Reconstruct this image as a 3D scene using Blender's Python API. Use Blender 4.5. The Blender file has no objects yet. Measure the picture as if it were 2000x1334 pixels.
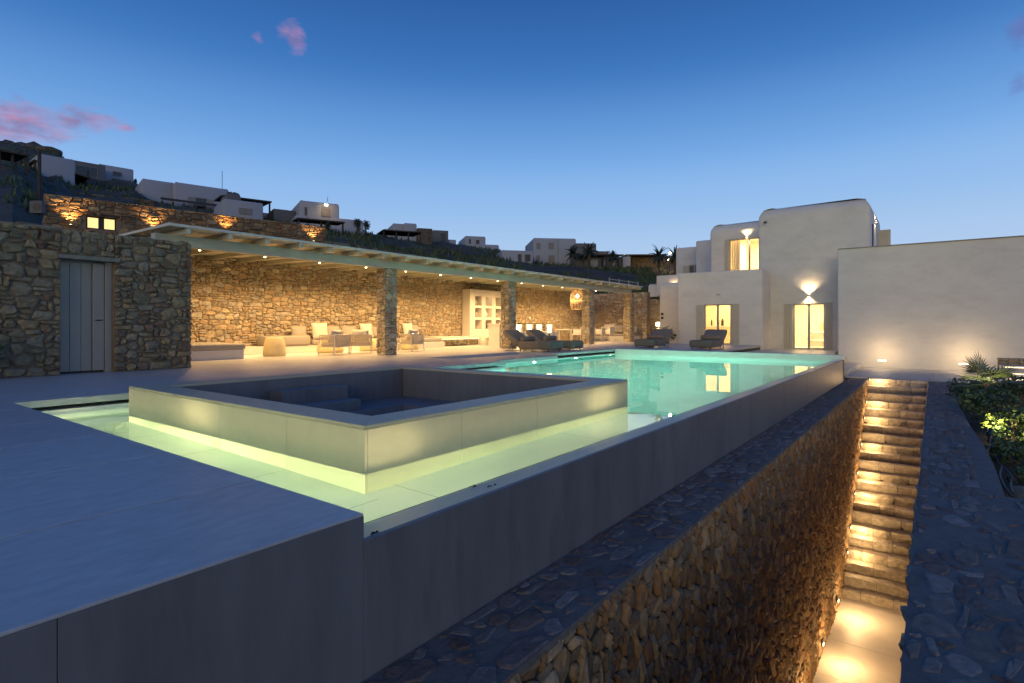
import bpy, bmesh, math, random
from mathutils import Vector, Matrix, noise

# ------------------------------------------------------------------ scene, camera, sky, exposure
S = bpy.context.scene
C = S.collection
S.render.engine = 'CYCLES'
cy = S.cycles
cy.use_denoising = True
cy.denoiser = 'OPENIMAGEDENOISE'
cy.use_adaptive_sampling = True
cy.adaptive_threshold = 0.008
cy.max_bounces = 12
cy.diffuse_bounces = 4
cy.glossy_bounces = 4
cy.transmission_bounces = 10
cy.transparent_max_bounces = 12
cy.volume_bounces = 0
cy.sample_clamp_indirect = 4.0
cy.sample_clamp_direct = 0.0
cy.blur_glossy = 0.5
cy.caustics_reflective = False
cy.caustics_refractive = True

CT, ST = math.cos(math.radians(37.0)), math.sin(math.radians(37.0))
H = 0.95                                    # camera height over the deck (deck = z 0)
F = 1093.0                                  # focal length in pixels of the 2000 px photograph
HZ = 636.0
cd = bpy.data.cameras.new('camera')
cam = bpy.data.objects.new('camera', cd)
C.objects.link(cam)
cam.location = (0, 0, H)
cam.rotation_euler = (math.radians(90), 0, math.radians(37.0 - 90.0))
cd.sensor_width = 36.0
cd.lens = 36.0 * F / 2000.0
cd.shift_y = -(667.0 - HZ) / 2000.0
cd.clip_start = 0.05
cd.clip_end = 8000
S.camera = cam


def at(u, v, d):
    """A point of the place given by its bearing (photo column), height (photo row) and depth in metres."""
    r = (u - 1000.0) / F * d
    return Vector((d * CT + r * ST, d * ST - r * CT, H - (v - HZ) / F * d))


def lin(r, g, b):
    f = lambda c: (c / 255 / 12.92) if c / 255 <= 0.04045 else ((c / 255 + 0.055) / 1.055) ** 2.4
    return (f(r), f(g), f(b), 1.0)


W = bpy.data.worlds.new('World')
S.world = W
W.use_nodes = True
wn, wl = W.node_tree.nodes, W.node_tree.links
wn.clear()
w_out = wn.new('ShaderNodeOutputWorld')
w_bg = wn.new('ShaderNodeBackground')
w_tc = wn.new('ShaderNodeTexCoord')
w_sep = wn.new('ShaderNodeSeparateXYZ')
wl.new(w_tc.outputs['Generated'], w_sep.inputs[0])
w_ramp = wn.new('ShaderNodeValToRGB')
cr = w_ramp.color_ramp
cr.interpolation = 'CARDINAL'
stops = [(0.0, lin(182, 194, 216)), (0.08, lin(172, 194, 222)), (0.17, lin(152, 185, 224)), (0.27, lin(118, 164, 218)),
         (0.38, lin(74, 126, 190)), (0.5, lin(44, 92, 158)), (0.7, lin(38, 84, 152)), (1.0, lin(32, 76, 144))]
cr.elements[0].position, cr.elements[0].color = stops[0]
cr.elements[1].position, cr.elements[1].color = stops[-1]
for p_, c_ in stops[1:-1]:
    e_ = cr.elements.new(p_)
    e_.color = c_
wl.new(w_sep.outputs['Z'], w_ramp.inputs[0])


def wmath(op, a, b=None, clamp=False):
    n = wn.new('ShaderNodeMath')
    n.operation = op
    n.use_clamp = clamp
    for i, x in enumerate((a, b)):
        if x is None:
            continue
        if isinstance(x, (int, float)):
            n.inputs[i].default_value = x
        else:
            wl.new(x, n.inputs[i])
    return n.outputs[0]


# the afterglow of the sunset, low in the sky behind the camera
w_dot = wn.new('ShaderNodeVectorMath')
w_dot.operation = 'DOT_PRODUCT'
wl.new(w_tc.outputs['Generated'], w_dot.inputs[0])
w_dot.inputs[1].default_value = Vector((-0.93, -0.37, 0.0))
w_az = wmath('POWER', wmath('MULTIPLY', w_dot.outputs['Value'], 1.0, True), 1.5)
w_el = wmath('POWER', 2.718, wmath('MULTIPLY', wmath('ABSOLUTE', w_sep.outputs['Z']), -4.5))
w_glow = wn.new('ShaderNodeMix')
w_glow.data_type = 'RGBA'
wl.new(wmath('MULTIPLY', wmath('MULTIPLY', w_az, w_el), 1.0, True), w_glow.inputs['Factor'])
wl.new(w_ramp.outputs[0], w_glow.inputs['A'])
w_glow.inputs['B'].default_value = (0.55, 0.36, 0.22, 1)
w_hz = wn.new('ShaderNodeMix')                      # below the horizon the far land is dark
w_hz.data_type = 'RGBA'
wl.new(wmath('MULTIPLY', w_sep.outputs['Z'], -30.0, True), w_hz.inputs['Factor'])
wl.new(w_glow.outputs['Result'], w_hz.inputs['A'])
w_hz.inputs['B'].default_value = (0.02, 0.025, 0.035, 1)

# pink dusk clouds: noise wisps kept to a few patches of the sky
prev = w_hz.outputs['Result']
w_noise = wn.new('ShaderNodeTexNoise')
w_noise.inputs['Scale'].default_value = 24.0
w_noise.inputs['Detail'].default_value = 7.0
w_noise.inputs['Roughness'].default_value = 0.68
w_noise.inputs['Distortion'].default_value = 0.6
w_map = wn.new('ShaderNodeMapping')
w_map.inputs['Scale'].default_value = (1, 1, 2.6)
wl.new(w_tc.outputs['Generated'], w_map.inputs[0])
wl.new(w_map.outputs[0], w_noise.inputs['Vector'])


def cloud(prev, pts, colour, amount):
    acc = None
    for u, v, ru, rv, g in pts:
        dv = (at(u, v, 1.0) - Vector((0, 0, H))).normalized()
        # elliptic distance measured on the sky dome
        right = Vector((ST, -CT, 0)); right = (right - dv * right.dot(dv)).normalized()
        up = right.cross(dv).normalized()
        comps = []
        for ax, rad in ((right, ru), (up, rv)):
            vm = wn.new('ShaderNodeVectorMath')
            vm.operation = 'SUBTRACT'
            wl.new(w_tc.outputs['Generated'], vm.inputs[0])
            vm.inputs[1].default_value = dv
            dt = wn.new('ShaderNodeVectorMath')
            dt.operation = 'DOT_PRODUCT'
            wl.new(vm.outputs[0], dt.inputs[0])
            dt.inputs[1].default_value = ax
            q = wmath('DIVIDE', dt.outputs['Value'], rad)
            comps.append(wmath('MULTIPLY', q, q))
        # only the half of the sky that holds the cloud
        dd = wn.new('ShaderNodeVectorMath')
        dd.operation = 'DOT_PRODUCT'
        wl.new(w_tc.outputs['Generated'], dd.inputs[0])
        dd.inputs[1].default_value = dv
        m = wmath('SUBTRACT', 1.0, wmath('SQRT', wmath('ADD', comps[0], comps[1])), True)
        m = wmath('MULTIPLY', wmath('MULTIPLY', m, wmath('GREATER_THAN', dd.outputs['Value'], 0.0)), g)
        acc = m if acc is None else wmath('MAXIMUM', acc, m)
    dens = wmath('SUBTRACT', wmath('ADD', acc, w_noise.outputs['Fac']), 0.755)
    dens = wmath('MULTIPLY', wmath('MULTIPLY', dens, 2.3, True), amount)
    dens = wmath('MULTIPLY', dens, wmath('GREATER_THAN', acc, 0.001))
    mx = wn.new('ShaderNodeMix')
    mx.data_type = 'RGBA'
    wl.new(dens, mx.inputs['Factor'])
    wl.new(prev, mx.inputs['A'])
    two = wn.new('ShaderNodeMix')
    two.data_type = 'RGBA'
    n2 = wn.new('ShaderNodeTexNoise')
    n2.inputs['Scale'].default_value = 30.0
    n2.inputs['Detail'].default_value = 4.0
    wl.new(w_map.outputs[0], n2.inputs['Vector'])
    wl.new(wmath('MULTIPLY', wmath('SUBTRACT', n2.outputs['Fac'], 0.36), 3.6, True), two.inputs['Factor'])
    two.inputs['A'].default_value = tuple(c * k for c, k in zip(colour[:3], (0.55, 0.72, 0.82))) + (1,)
    two.inputs['B'].default_value = colour
    wl.new(two.outputs['Result'], mx.inputs['B'])
    return mx.outputs['Result']


prev = cloud(prev, [(40, 240, 0.10, 0.055, 0.74), (150, 235, 0.085, 0.035, 0.66), (20, 215, 0.07, 0.04, 0.55), (245, 250, 0.03, 0.012, 0.5), (90, 262, 0.07, 0.025, 0.5)], lin(176, 132, 168), 0.9)
prev = cloud(prev, [(577, 78, 0.022, 0.036, 0.95), (560, 62, 0.03, 0.02, 0.7), (503, 75, 0.014, 0.022, 0.5)], lin(165, 130, 175), 0.7)
prev = cloud(prev, [(1996, 60, 0.025, 0.035, 0.8), (1990, 160, 0.02, 0.03, 0.6)], lin(110, 104, 160), 0.5)
wl.new(prev, w_bg.inputs['Color'])
w_bg.inputs['Strength'].default_value = 1.0
wl.new(w_bg.outputs[0], w_out.inputs[0])

sun_d = bpy.data.lights.new('dusk_sun', 'SUN')
sun_d.energy = 0.92
sun_d.angle = math.radians(36)
sun_d.color = (1.0, 0.78, 0.40)
sun = bpy.data.objects.new('dusk_sun', sun_d)
C.objects.link(sun)
sun.rotation_euler = Vector((0.92, 0.38, -0.06)).to_track_quat('-Z', 'Y').to_euler()

vs = S.view_settings
vs.view_transform = 'Standard'
vs.look = 'None'
vs.exposure = 0.18
vs.gamma = 1.0
vs.use_curve_mapping = False

# ------------------------------------------------------------------ helpers
R = random.Random(7)


def tag(o, label=None, cat=None, group=None, kind=None):
    if label: o['label'] = label
    if cat: o['category'] = cat
    if group: o['group'] = group
    if kind: o['kind'] = kind
    return o


def thing(name, loc, label, cat, group=None, rz=0.0, kind=None):
    o = bpy.data.objects.new(name, None)
    o.empty_display_size = 0.2
    C.objects.link(o)
    o.location = loc
    o.rotation_euler = (0, 0, rz)
    return tag(o, label, cat, group, kind)


class MB:
    def __init__(s):
        s.v, s.f, s.m = [], [], []

    def face(s, pts, m=0):
        i = len(s.v)
        s.v += [tuple(p) for p in pts]
        s.f.append(tuple(range(i, i + len(pts))))
        s.m.append(m)

    def hexa(s, p, m=0):
        """eight points: bottom ring then top ring"""
        i = len(s.v)
        s.v += [tuple(q) for q in p]
        for a in ((3, 2, 1, 0), (4, 5, 6, 7), (0, 1, 5, 4), (1, 2, 6, 5), (2, 3, 7, 6), (3, 0, 4, 7)):
            s.f.append(tuple(i + k for k in a))
            s.m.append(m)

    def box(s, x0, x1, y0, y1, z0, z1, m=0):
        s.hexa([(x0, y0, z0), (x1, y0, z0), (x1, y1, z0), (x0, y1, z0), (x0, y0, z1), (x1, y0, z1), (x1, y1, z1), (x0, y1, z1)], m)

    def cbox(s, x0, x1, y0, y1, z0, z1, c=0.004, m=0):
        """box whose top edges and upright edges are chamfered"""
        i = len(s.v)
        b = [(x0 + c, y0), (x1 - c, y0), (x1, y0 + c), (x1, y1 - c), (x1 - c, y1), (x0 + c, y1), (x0, y1 - c), (x0, y0 + c)]
        t = [(x0 + c, y0 + c), (x1 - c, y0 + c), (x1 - c, y0 + c), (x1 - c, y1 - c), (x1 - c, y1 - c), (x0 + c, y1 - c), (x0 + c, y1 - c), (x0 + c, y0 + c)]
        s.v += [(x, y, z0) for x, y in b] + [(x, y, z1 - c) for x, y in b] + [(x0 + c, y0 + c, z1), (x1 - c, y0 + c, z1), (x1 - c, y1 - c, z1), (x0 + c, y1 - c, z1)]
        F_ = s.f
        n0 = len(F_)
        F_.append(tuple(i + k for k in range(7, -1, -1)))
        for k in range(8):
            F_.append((i + k, i + (k + 1) % 8, i + 8 + (k + 1) % 8, i + 8 + k))
        T = i + 16
        F_.append((T, T + 1, T + 2, T + 3))
        r = i + 8
        F_.append((r, r + 1, T + 1, T)); F_.append((r + 2, r + 3, T + 2, T + 1)); F_.append((r + 4, r + 5, T + 3, T + 2)); F_.append((r + 6, r + 7, T, T + 3))
        F_.append((r + 1, r + 2, T + 1)); F_.append((r + 3, r + 4, T + 2)); F_.append((r + 5, r + 6, T + 3)); F_.append((r + 7, r, T))
        s.m += [m] * (len(F_) - n0)

    def tube(s, pts, r, n=8, m=0, cap=True):
        pts = [Vector(p) for p in pts]
        rr = r if isinstance(r, (list, tuple)) else [r] * len(pts)
        rings = []
        up = Vector((0, 0, 1))
        for k, p in enumerate(pts):
            t = (pts[min(k + 1, len(pts) - 1)] - pts[max(k - 1, 0)]).normalized()
            a = t.cross(up)
            if a.length < 1e-3:
                a = t.cross(Vector((1, 0, 0)))
            a.normalize()
            b = a.cross(t).normalized()
            i = len(s.v)
            for q in range(n):
                w = 2 * math.pi * q / n
                s.v.append(tuple(p + a * (math.cos(w) * rr[k]) + b * (math.sin(w) * rr[k])))
            rings.append(i)
        for i, j in zip(rings, rings[1:]):
            for q in range(n):
                s.f.append((i + q, j + q, j + (q + 1) % n, i + (q + 1) % n)); s.m.append(m)
        if cap:
            s.f.append(tuple(rings[0] + q for q in range(n))); s.m.append(m)
            s.f.append(tuple(rings[-1] + q for q in range(n - 1, -1, -1))); s.m.append(m)

    def lathe(s, prof, cx=0, cyy=0, n=20, m=0, cap=True):
        rings = []
        for r, z in prof:
            i = len(s.v)
            for q in range(n):
                w = 2 * math.pi * q / n
                s.v.append((cx + r * math.cos(w), cyy + r * math.sin(w), z))
            rings.append(i)
        for i, j in zip(rings, rings[1:]):
            for q in range(n):
                s.f.append((i + q, i + (q + 1) % n, j + (q + 1) % n, j + q)); s.m.append(m)
        if cap:
            s.f.append(tuple(rings[0] + q for q in range(n - 1, -1, -1))); s.m.append(m)
            s.f.append(tuple(rings[-1] + q for q in range(n))); s.m.append(m)

    def build(s, name, mats, parent=None, off=None, smooth=False, bevel=0.0, seg=2, kind=None, sub=0):
        me = bpy.data.meshes.new(name)
        vv = s.v
        if off is not None:
            ox, oy, oz = off
            vv = [(x - ox, y - oy, z - oz) for x, y, z in vv]
        me.from_pydata(vv, [], s.f)
        mats = mats if isinstance(mats, (list, tuple)) else [mats]
        for q in mats:
            me.materials.append(q)
        if len(mats) > 1:
            me.polygons.foreach_set('material_index', s.m)
        if bevel or sub:
            bm = bmesh.new()
            bm.from_mesh(me)
            bmesh.ops.remove_doubles(bm, verts=bm.verts, dist=1e-5)
            if bevel:
                ed = [e for e in bm.edges if len(e.link_faces) == 2 and e.calc_face_angle(0) > 0.5]
                bmesh.ops.bevel(bm, geom=ed, offset=bevel, segments=seg, affect='EDGES', profile=0.5, clamp_overlap=True)
            bm.to_mesh(me)
            bm.free()
        if smooth:
            me.polygons.foreach_set('use_smooth', [True] * len(me.polygons))
        me.update()
        o = bpy.data.objects.new(name, me)
        C.objects.link(o)
        if parent is not None:
            o.parent = parent
        if kind:
            o['kind'] = kind
        return o


def dup(root, loc, rz, label=None, group=None):
    r = root.copy()
    C.objects.link(r)
    r.location = loc
    r.rotation_euler = (0, 0, rz)
    if label: r['label'] = label
    if group: r['group'] = group
    for ch in list(root.children):
        c = ch.copy()
        C.objects.link(c)
        c.parent = r
        for g in ch.children:
            d = g.copy()
            C.objects.link(d)
            d.parent = c
    return r


def light(name, typ, loc, power, colour, aim=None, size=0.03, angle=100, blend=0.5, parent=None, sx=None, sy=None):
    d = bpy.data.lights.new(name, typ)
    d.energy = power
    d.color = colour
    if typ == 'AREA':
        d.shape = 'RECTANGLE'
        d.size, d.size_y = sx, sy
    else:
        d.shadow_soft_size = size
    if typ == 'SPOT':
        d.spot_size = math.radians(angle)
        d.spot_blend = blend
    o = bpy.data.objects.new(name, d)
    C.objects.link(o)
    o.location = loc
    if aim is not None:
        o.rotation_euler = Vector(aim).to_track_quat('-Z', 'Y').to_euler()
    if parent is not None:
        o.parent = parent
    return o


WARM = (1.0, 0.60, 0.24)
AMBER = (1.0, 0.55, 0.19)
STEPC = (1.0, 0.62, 0.27)
SOFT = (1.0, 0.70, 0.38)
POOLW = (1.0, 0.85, 0.46)
POOLD = (1.0, 0.90, 0.66)


# ------------------------------------------------------------------ materials
def mat(name, col, rough=0.6, var=0.0, vscale=3.0, bump=0.0, bscale=20.0, metal=0.0, stretch=(1, 1, 1), spec=0.5, detail=5.0, rand=0.0, obj=False, dark=None, dscale=1.2, damt=0.0, rvar=0.0):
    m = bpy.data.materials.new(name)
    m.use_nodes = True
    n, l = m.node_tree.nodes, m.node_tree.links
    b = n['Principled BSDF']
    b.inputs['Roughness'].default_value = rough
    b.inputs['Metallic'].default_value = metal
    b.inputs['Specular IOR Level'].default_value = spec
    b.inputs['Base Color'].default_value = (*col, 1)
    if var or bump or rand or damt:
        g = n.new('ShaderNodeNewGeometry')
        mp = n.new('ShaderNodeMapping')
        mp.inputs['Scale'].default_value = stretch
        if obj:
            tc = n.new('ShaderNodeTexCoord')
            l.new(tc.outputs['Object'], mp.inputs[0])
        else:
            l.new(g.outputs['Position'], mp.inputs[0])
    cur = None
    if var:
        t = n.new('ShaderNodeTexNoise')
        t.inputs['Scale'].default_value = vscale
        t.inputs['Detail'].default_value = detail
        t.inputs['Roughness'].default_value = 0.62
        l.new(mp.outputs[0], t.inputs['Vector'])
        r = n.new('ShaderNodeValToRGB')
        r.color_ramp.elements[0].position = 0.3
        r.color_ramp.elements[1].position = 0.7
        r.color_ramp.elements[0].color = (*[max(0, c * (1 - var)) for c in col], 1)
        r.color_ramp.elements[1].color = (*[min(1, c * (1 + var)) for c in col], 1)
        l.new(t.outputs['Fac'], r.inputs[0])
        cur = r.outputs[0]
        if rvar:
            mr = n.new('ShaderNodeMapRange')
            mr.inputs['To Min'].default_value = rough - rvar
            mr.inputs['To Max'].default_value = rough + rvar
            l.new(t.outputs['Fac'], mr.inputs[0])
            l.new(mr.outputs[0], b.inputs['Roughness'])
    if damt:
        t2 = n.new('ShaderNodeTexNoise')
        t2.inputs['Scale'].default_value = dscale
        t2.inputs['Detail'].default_value = 8
        t2.inputs['Roughness'].default_value = 0.7
        l.new(mp.outputs[0], t2.inputs['Vector'])
        r2 = n.new('ShaderNodeMapRange')
        r2.inputs['From Min'].default_value = 0.52
        r2.inputs['From Max'].default_value = 0.72
        r2.inputs['To Max'].default_value = damt
        l.new(t2.outputs['Fac'], r2.inputs[0])
        mx = n.new('ShaderNodeMix')
        mx.data_type = 'RGBA'
        l.new(r2.outputs[0], mx.inputs['Factor'])
        if cur is None:
            mx.inputs['A'].default_value = (*col, 1)
        else:
            l.new(cur, mx.inputs['A'])
        mx.inputs['B'].default_value = (*(dark or [c * 0.5 for c in col]), 1)
        cur = mx.outputs['Result']
    if rand:
        oi = n.new('ShaderNodeObjectInfo')
        mr = n.new('ShaderNodeMapRange')
        mr.inputs['To Min'].default_value = 1 - rand
        mr.inputs['To Max'].default_value = 1 + rand
        l.new(oi.outputs['Random'], mr.inputs[0])
        hs = n.new('ShaderNodeHueSaturation')
        l.new(mr.outputs[0], hs.inputs['Value'])
        if cur is None:
            hs.inputs['Color'].default_value = (*col, 1)
        else:
            l.new(cur, hs.inputs['Color'])
        cur = hs.outputs[0]
    if cur is not None:
        l.new(cur, b.inputs['Base Color'])
    if bump:
        t3 = n.new('ShaderNodeTexNoise')
        t3.inputs['Scale'].default_value = bscale
        t3.inputs['Detail'].default_value = 8
        t3.inputs['Roughness'].default_value = 0.65
        l.new(mp.outputs[0], t3.inputs['Vector'])
        bp = n.new('ShaderNodeBump')
        bp.inputs['Strength'].default_value = bump
        bp.inputs['Distance'].default_value = 0.02
        l.new(t3.outputs['Fac'], bp.inputs['Height'])
        l.new(bp.outputs[0], b.inputs['Normal'])
    return m


def emit(name, col, strength):
    m = bpy.data.materials.new(name)
    m.use_nodes = True
    n, l = m.node_tree.nodes, m.node_tree.links
    n.clear()
    o = n.new('ShaderNodeOutputMaterial')
    e = n.new('ShaderNodeEmission')
    e.inputs['Color'].default_value = (*col, 1)
    e.inputs['Strength'].default_value = strength
    l.new(e.outputs[0], o.inputs[0])
    return m


def glass_pane(name):
    m = bpy.data.materials.new(name)
    m.use_nodes = True
    n, l = m.node_tree.nodes, m.node_tree.links
    n.clear()
    o = n.new('ShaderNodeOutputMaterial')
    t = n.new('ShaderNodeBsdfTransparent')
    t.inputs['Color'].default_value = (0.93, 0.95, 0.94, 1)
    g = n.new('ShaderNodeBsdfGlossy')
    g.inputs['Roughness'].default_value = 0.02
    fr = n.new('ShaderNodeFresnel')
    fr.inputs['IOR'].default_value = 1.5
    mx = n.new('ShaderNodeMixShader')
    l.new(fr.outputs[0], mx.inputs[0])
    l.new(t.outputs[0], mx.inputs[1])
    l.new(g.outputs[0], mx.inputs[2])
    l.new(mx.outputs[0], o.inputs[0])
    return m


def water_mat(name):
    m = bpy.data.materials.new(name)
    m.use_nodes = True
    n, l = m.node_tree.nodes, m.node_tree.links
    n.clear()
    o = n.new('ShaderNodeOutputMaterial')
    g = n.new('ShaderNodeBsdfGlass')
    g.inputs['IOR'].default_value = 1.333
    g.inputs['Roughness'].default_value = 0.0
    l.new(g.outputs[0], o.inputs['Surface'])
    a = n.new('ShaderNodeVolumeAbsorption')
    a.inputs['Color'].default_value = (0.05, 0.83, 0.82, 1)
    a.inputs['Density'].default_value = 0.28
    l.new(a.outputs[0], o.inputs['Volume'])
    return m


M = {}
M['tile'] = mat('deck_stone', (0.42, 0.415, 0.405), 0.38, 0.16, 16.0, 0.05, 55, stretch=(0.45, 1, 1), rand=0.05, dark=(0.28, 0.275, 0.265), dscale=5.5, damt=0.6, rvar=0.08)
M['pathstone'] = mat('path_stone', (0.40, 0.385, 0.36), 0.62, 0.10, 6.0, 0.1, 40, rand=0.04)
M['clad'] = mat('cladding_stone', (0.14, 0.143, 0.155), 0.5, 0.14, 5.0, 0.12, 50, stretch=(1, 1, 0.22), rand=0.07, dark=(0.075, 0.072, 0.075), dscale=3.0, damt=0.6, rvar=0.07)
M['coping'] = mat('coping_stone', (0.40, 0.385, 0.36), 0.32, 0.10, 3.0, 0.05, 40, stretch=(0.2, 1, 1), dark=(0.25, 0.23, 0.2), dscale=3.0, damt=0.35)
M['tubstone'] = mat('tub_stone', (0.42, 0.395, 0.28), 0.42, 0.06, 4.0, 0.04, 60, rand=0.03, dark=(0.36, 0.34, 0.3), dscale=1.5, damt=0.3)
M['slab'] = mat('pale_slab', (0.52, 0.475, 0.40), 0.55, 0.08, 3.0, 0.08, 30, rand=0.04, dark=(0.40, 0.36, 0.30), dscale=1.5, damt=0.3)
M['pmortar'] = mat('passage_mortar', (0.05, 0.038, 0.026), 0.9, 0.25, 9.0, 0.5, 40)
M['joint'] = mat('dark_joint', (0.06, 0.06, 0.06), 0.9)
M['basin'] = mat('pool_plaster', (0.74, 0.75, 0.68), 0.6, 0.05, 2.0, 0.03, 40)
M['white'] = mat('white_plaster', (0.68, 0.645, 0.565), 0.75, 0.06, 1.1, 0.5, 2.6, stretch=(1, 1, 2.2), dark=(0.53, 0.50, 0.43), dscale=0.8, damt=0.5)
M['white2'] = mat('smooth_plaster', (0.64, 0.60, 0.54), 0.7, 0.03, 2.0, 0.05, 12)
M['inner'] = mat('room_plaster', (0.80, 0.74, 0.62), 0.8, 0.03, 2.0)
M['wood'] = mat('painted_timber', (0.46, 0.46, 0.37), 0.6, 0.10, 6.0, 0.10, 30, stretch=(0.3, 1, 1), rand=0.06)
M['roof'] = mat('painted_board', (0.60, 0.585, 0.50), 0.65, 0.08, 5.0, 0.06, 30)
M['shutter'] = mat('taupe_shutter', (0.50, 0.45, 0.34), 0.55, 0.05, 4.0)
M['frame'] = mat('window_frame', (0.40, 0.37, 0.29), 0.5)
M['door'] = mat('grey_door', (0.30, 0.28, 0.235), 0.5, 0.05, 6.0, 0.05, 40, stretch=(1, 1, 0.2))
M['metal'] = mat('dark_metal', (0.05, 0.05, 0.05), 0.4, metal=0.8)
M['steel'] = mat('pale_steel', (0.55, 0.53, 0.5), 0.35, metal=0.9)
M['slate'] = mat('slate_lintel', (0.20, 0.195, 0.155), 0.6, 0.15, 8.0, 0.2, 20)
M['mortar'] = mat('wall_mortar', (0.20, 0.155, 0.105), 0.9, 0.25, 9.0, 0.5, 40)
M['capmortar'] = mat('cap_mortar', (0.125, 0.118, 0.11), 0.85, 0.22, 6.0, 0.6, 22, dark=(0.05, 0.05, 0.053), dscale=5.0, damt=0.5)


def stone_set(prefix, cols, bump=0.7):
    return [mat(prefix, c, 0.82, 0.30, 13.0, bump, 34.0, rand=0.16, dark=[q * 0.45 for q in c], dscale=5.0, damt=0.55) for c in cols]


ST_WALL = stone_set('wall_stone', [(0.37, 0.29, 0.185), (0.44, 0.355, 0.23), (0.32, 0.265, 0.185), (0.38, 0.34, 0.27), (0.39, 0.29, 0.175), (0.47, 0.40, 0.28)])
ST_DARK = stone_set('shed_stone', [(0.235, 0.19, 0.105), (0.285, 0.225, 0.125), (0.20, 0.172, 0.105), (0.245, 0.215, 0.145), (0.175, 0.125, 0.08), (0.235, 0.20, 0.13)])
ST_PASS = stone_set('passage_stone', [(0.23, 0.145, 0.07), (0.30, 0.20, 0.10), (0.18, 0.12, 0.066), (0.20, 0.15, 0.095), (0.25, 0.135, 0.058), (0.32, 0.23, 0.13)])
ST_CAP = stone_set('cap_stone', [(0.165, 0.150, 0.138), (0.125, 0.100, 0.09), (0.19, 0.175, 0.165), (0.135, 0.098, 0.082), (0.155, 0.138, 0.125)], 1.0)
ST_STEP = stone_set('step_stone', [(0.36, 0.32, 0.25), (0.31, 0.27, 0.21), (0.40, 0.355, 0.285)], 0.8)
M['soil'] = mat('dark_soil', (0.045, 0.036, 0.028), 0.95, 0.4, 6.0, 0.8, 14)
M['hill'] = mat('scrub_hillside', (0.05, 0.046, 0.037), 0.95, 0.5, 0.5, 1.0, 2.0, dark=(0.02, 0.03, 0.016), dscale=0.22, damt=0.9)
M['dry'] = mat('dry_stone', (0.10, 0.082, 0.062), 0.95, 0.5, 2.5, 1.0, 5.0)
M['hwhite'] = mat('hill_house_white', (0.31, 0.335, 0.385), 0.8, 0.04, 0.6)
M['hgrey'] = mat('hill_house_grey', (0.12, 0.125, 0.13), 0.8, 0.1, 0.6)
M['darkwood'] = mat('dark_timber', (0.045, 0.035, 0.028), 0.8, 0.3, 3.0)
M['hshut'] = mat('hill_shutter', (0.22, 0.21, 0.20), 0.7)
M['hglass'] = mat('dark_window', (0.02, 0.024, 0.03), 0.08)
M['cush'] = mat('taupe_cushion', (0.34, 0.305, 0.255), 0.9, 0.06, 14.0, 0.15, 160)
M['cream'] = mat('cream_cushion', (0.58, 0.53, 0.45), 0.9, 0.05, 14.0, 0.15, 160)
M['lounge'] = mat('lounger_fabric', (0.215, 0.175, 0.13), 0.9, 0.08, 14.0, 0.2, 200)
M['lounge2'] = mat('lounger_foot_fabric', (0.15, 0.145, 0.115), 0.85, 0.08, 14.0, 0.2, 200)
M['rope'] = mat('pale_rope', (0.55, 0.47, 0.36), 0.85, 0.1, 30.0)
M['drum'] = mat('drum_straw', (0.68, 0.55, 0.30), 0.85, 0.12, 40.0, 0.5, 60, stretch=(1, 1, 6))
M['rattan'] = mat('rattan', (0.50, 0.36, 0.20), 0.7, 0.15, 20.0)
M['chairwhite'] = mat('white_weave', (0.66, 0.62, 0.55), 0.7, 0.05, 20.0)
M['leaf'] = mat('shrub_leaf', (0.045, 0.085, 0.03), 0.55, 0.35, 3.0, rand=0.15)
M['leaf2'] = mat('bright_leaf', (0.12, 0.17, 0.035), 0.5, 0.3, 3.0)
M['palm'] = mat('palm_leaf', (0.09, 0.125, 0.04), 0.5, 0.25, 4.0)
M['dpalm'] = mat('dark_palm_leaf', (0.035, 0.05, 0.03), 0.6, 0.25, 4.0)
M['trunk'] = mat('palm_trunk', (0.11, 0.08, 0.055), 0.9, 0.3, 8.0, 0.6, 20)
M['grass'] = mat('dry_grass', (0.05, 0.075, 0.03), 0.8, 0.3, 1.0)
M['hose'] = mat('black_hose', (0.05, 0.052, 0.055), 0.45)
M['glass'] = glass_pane('window_glass')
M['water'] = water_mat('pool_water')
M['lamp'] = emit('lamp_glow', (1.0, 0.78, 0.45), 14.0)
M['spot'] = emit('downlight_glow', (1.0, 0.80, 0.48), 30.0)
M['led'] = emit('led_strip_glow', (1.0, 0.72, 0.36), 5.0)
M['brick'] = emit('wall_light_glow', (1.0, 0.84, 0.58), 2.6)
M['lantern'] = emit('lantern_glow', (1.0, 0.80, 0.45), 3.2)
M['poolglow'] = emit('pool_light_glow', (1.0, 0.93, 0.66), 14.0)
M['winglow'] = emit('lit_window', (1.0, 0.72, 0.30), 1.2)


# ------------------------------------------------------------------ masonry
def rubble(w, h, cw, ch, rng, sizes=((1, 1, 3), (2, 1, 5), (3, 1, 3), (2, 2, 4), (3, 2, 4), (1, 2, 2), (4, 2, 1), (3, 3, 1))):
    nx, ny = max(1, round(w / cw)), max(1, round(h / ch))
    cw, ch = w / nx, h / ny
    occ = [[False] * ny for _ in range(nx)]
    bag = [(a, b) for a, b, k in sizes for _ in range(k)]
    out = []
    for j in range(ny):
        for i in range(nx):
            if occ[i][j]:
                continue
            for _ in range(6):
                a, b = rng.choice(bag)
                if i + a <= nx and j + b <= ny and not any(occ[i + p][j + q] for p in range(a) for q in range(b)):
                    break
            else:
                a = b = 1
            for p in range(a):
                for q in range(b):
                    occ[i + p][j + q] = True
            out.append((i * cw, j * ch, (i + a) * cw, (j + b) * ch))
    return out, cw, ch


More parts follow.
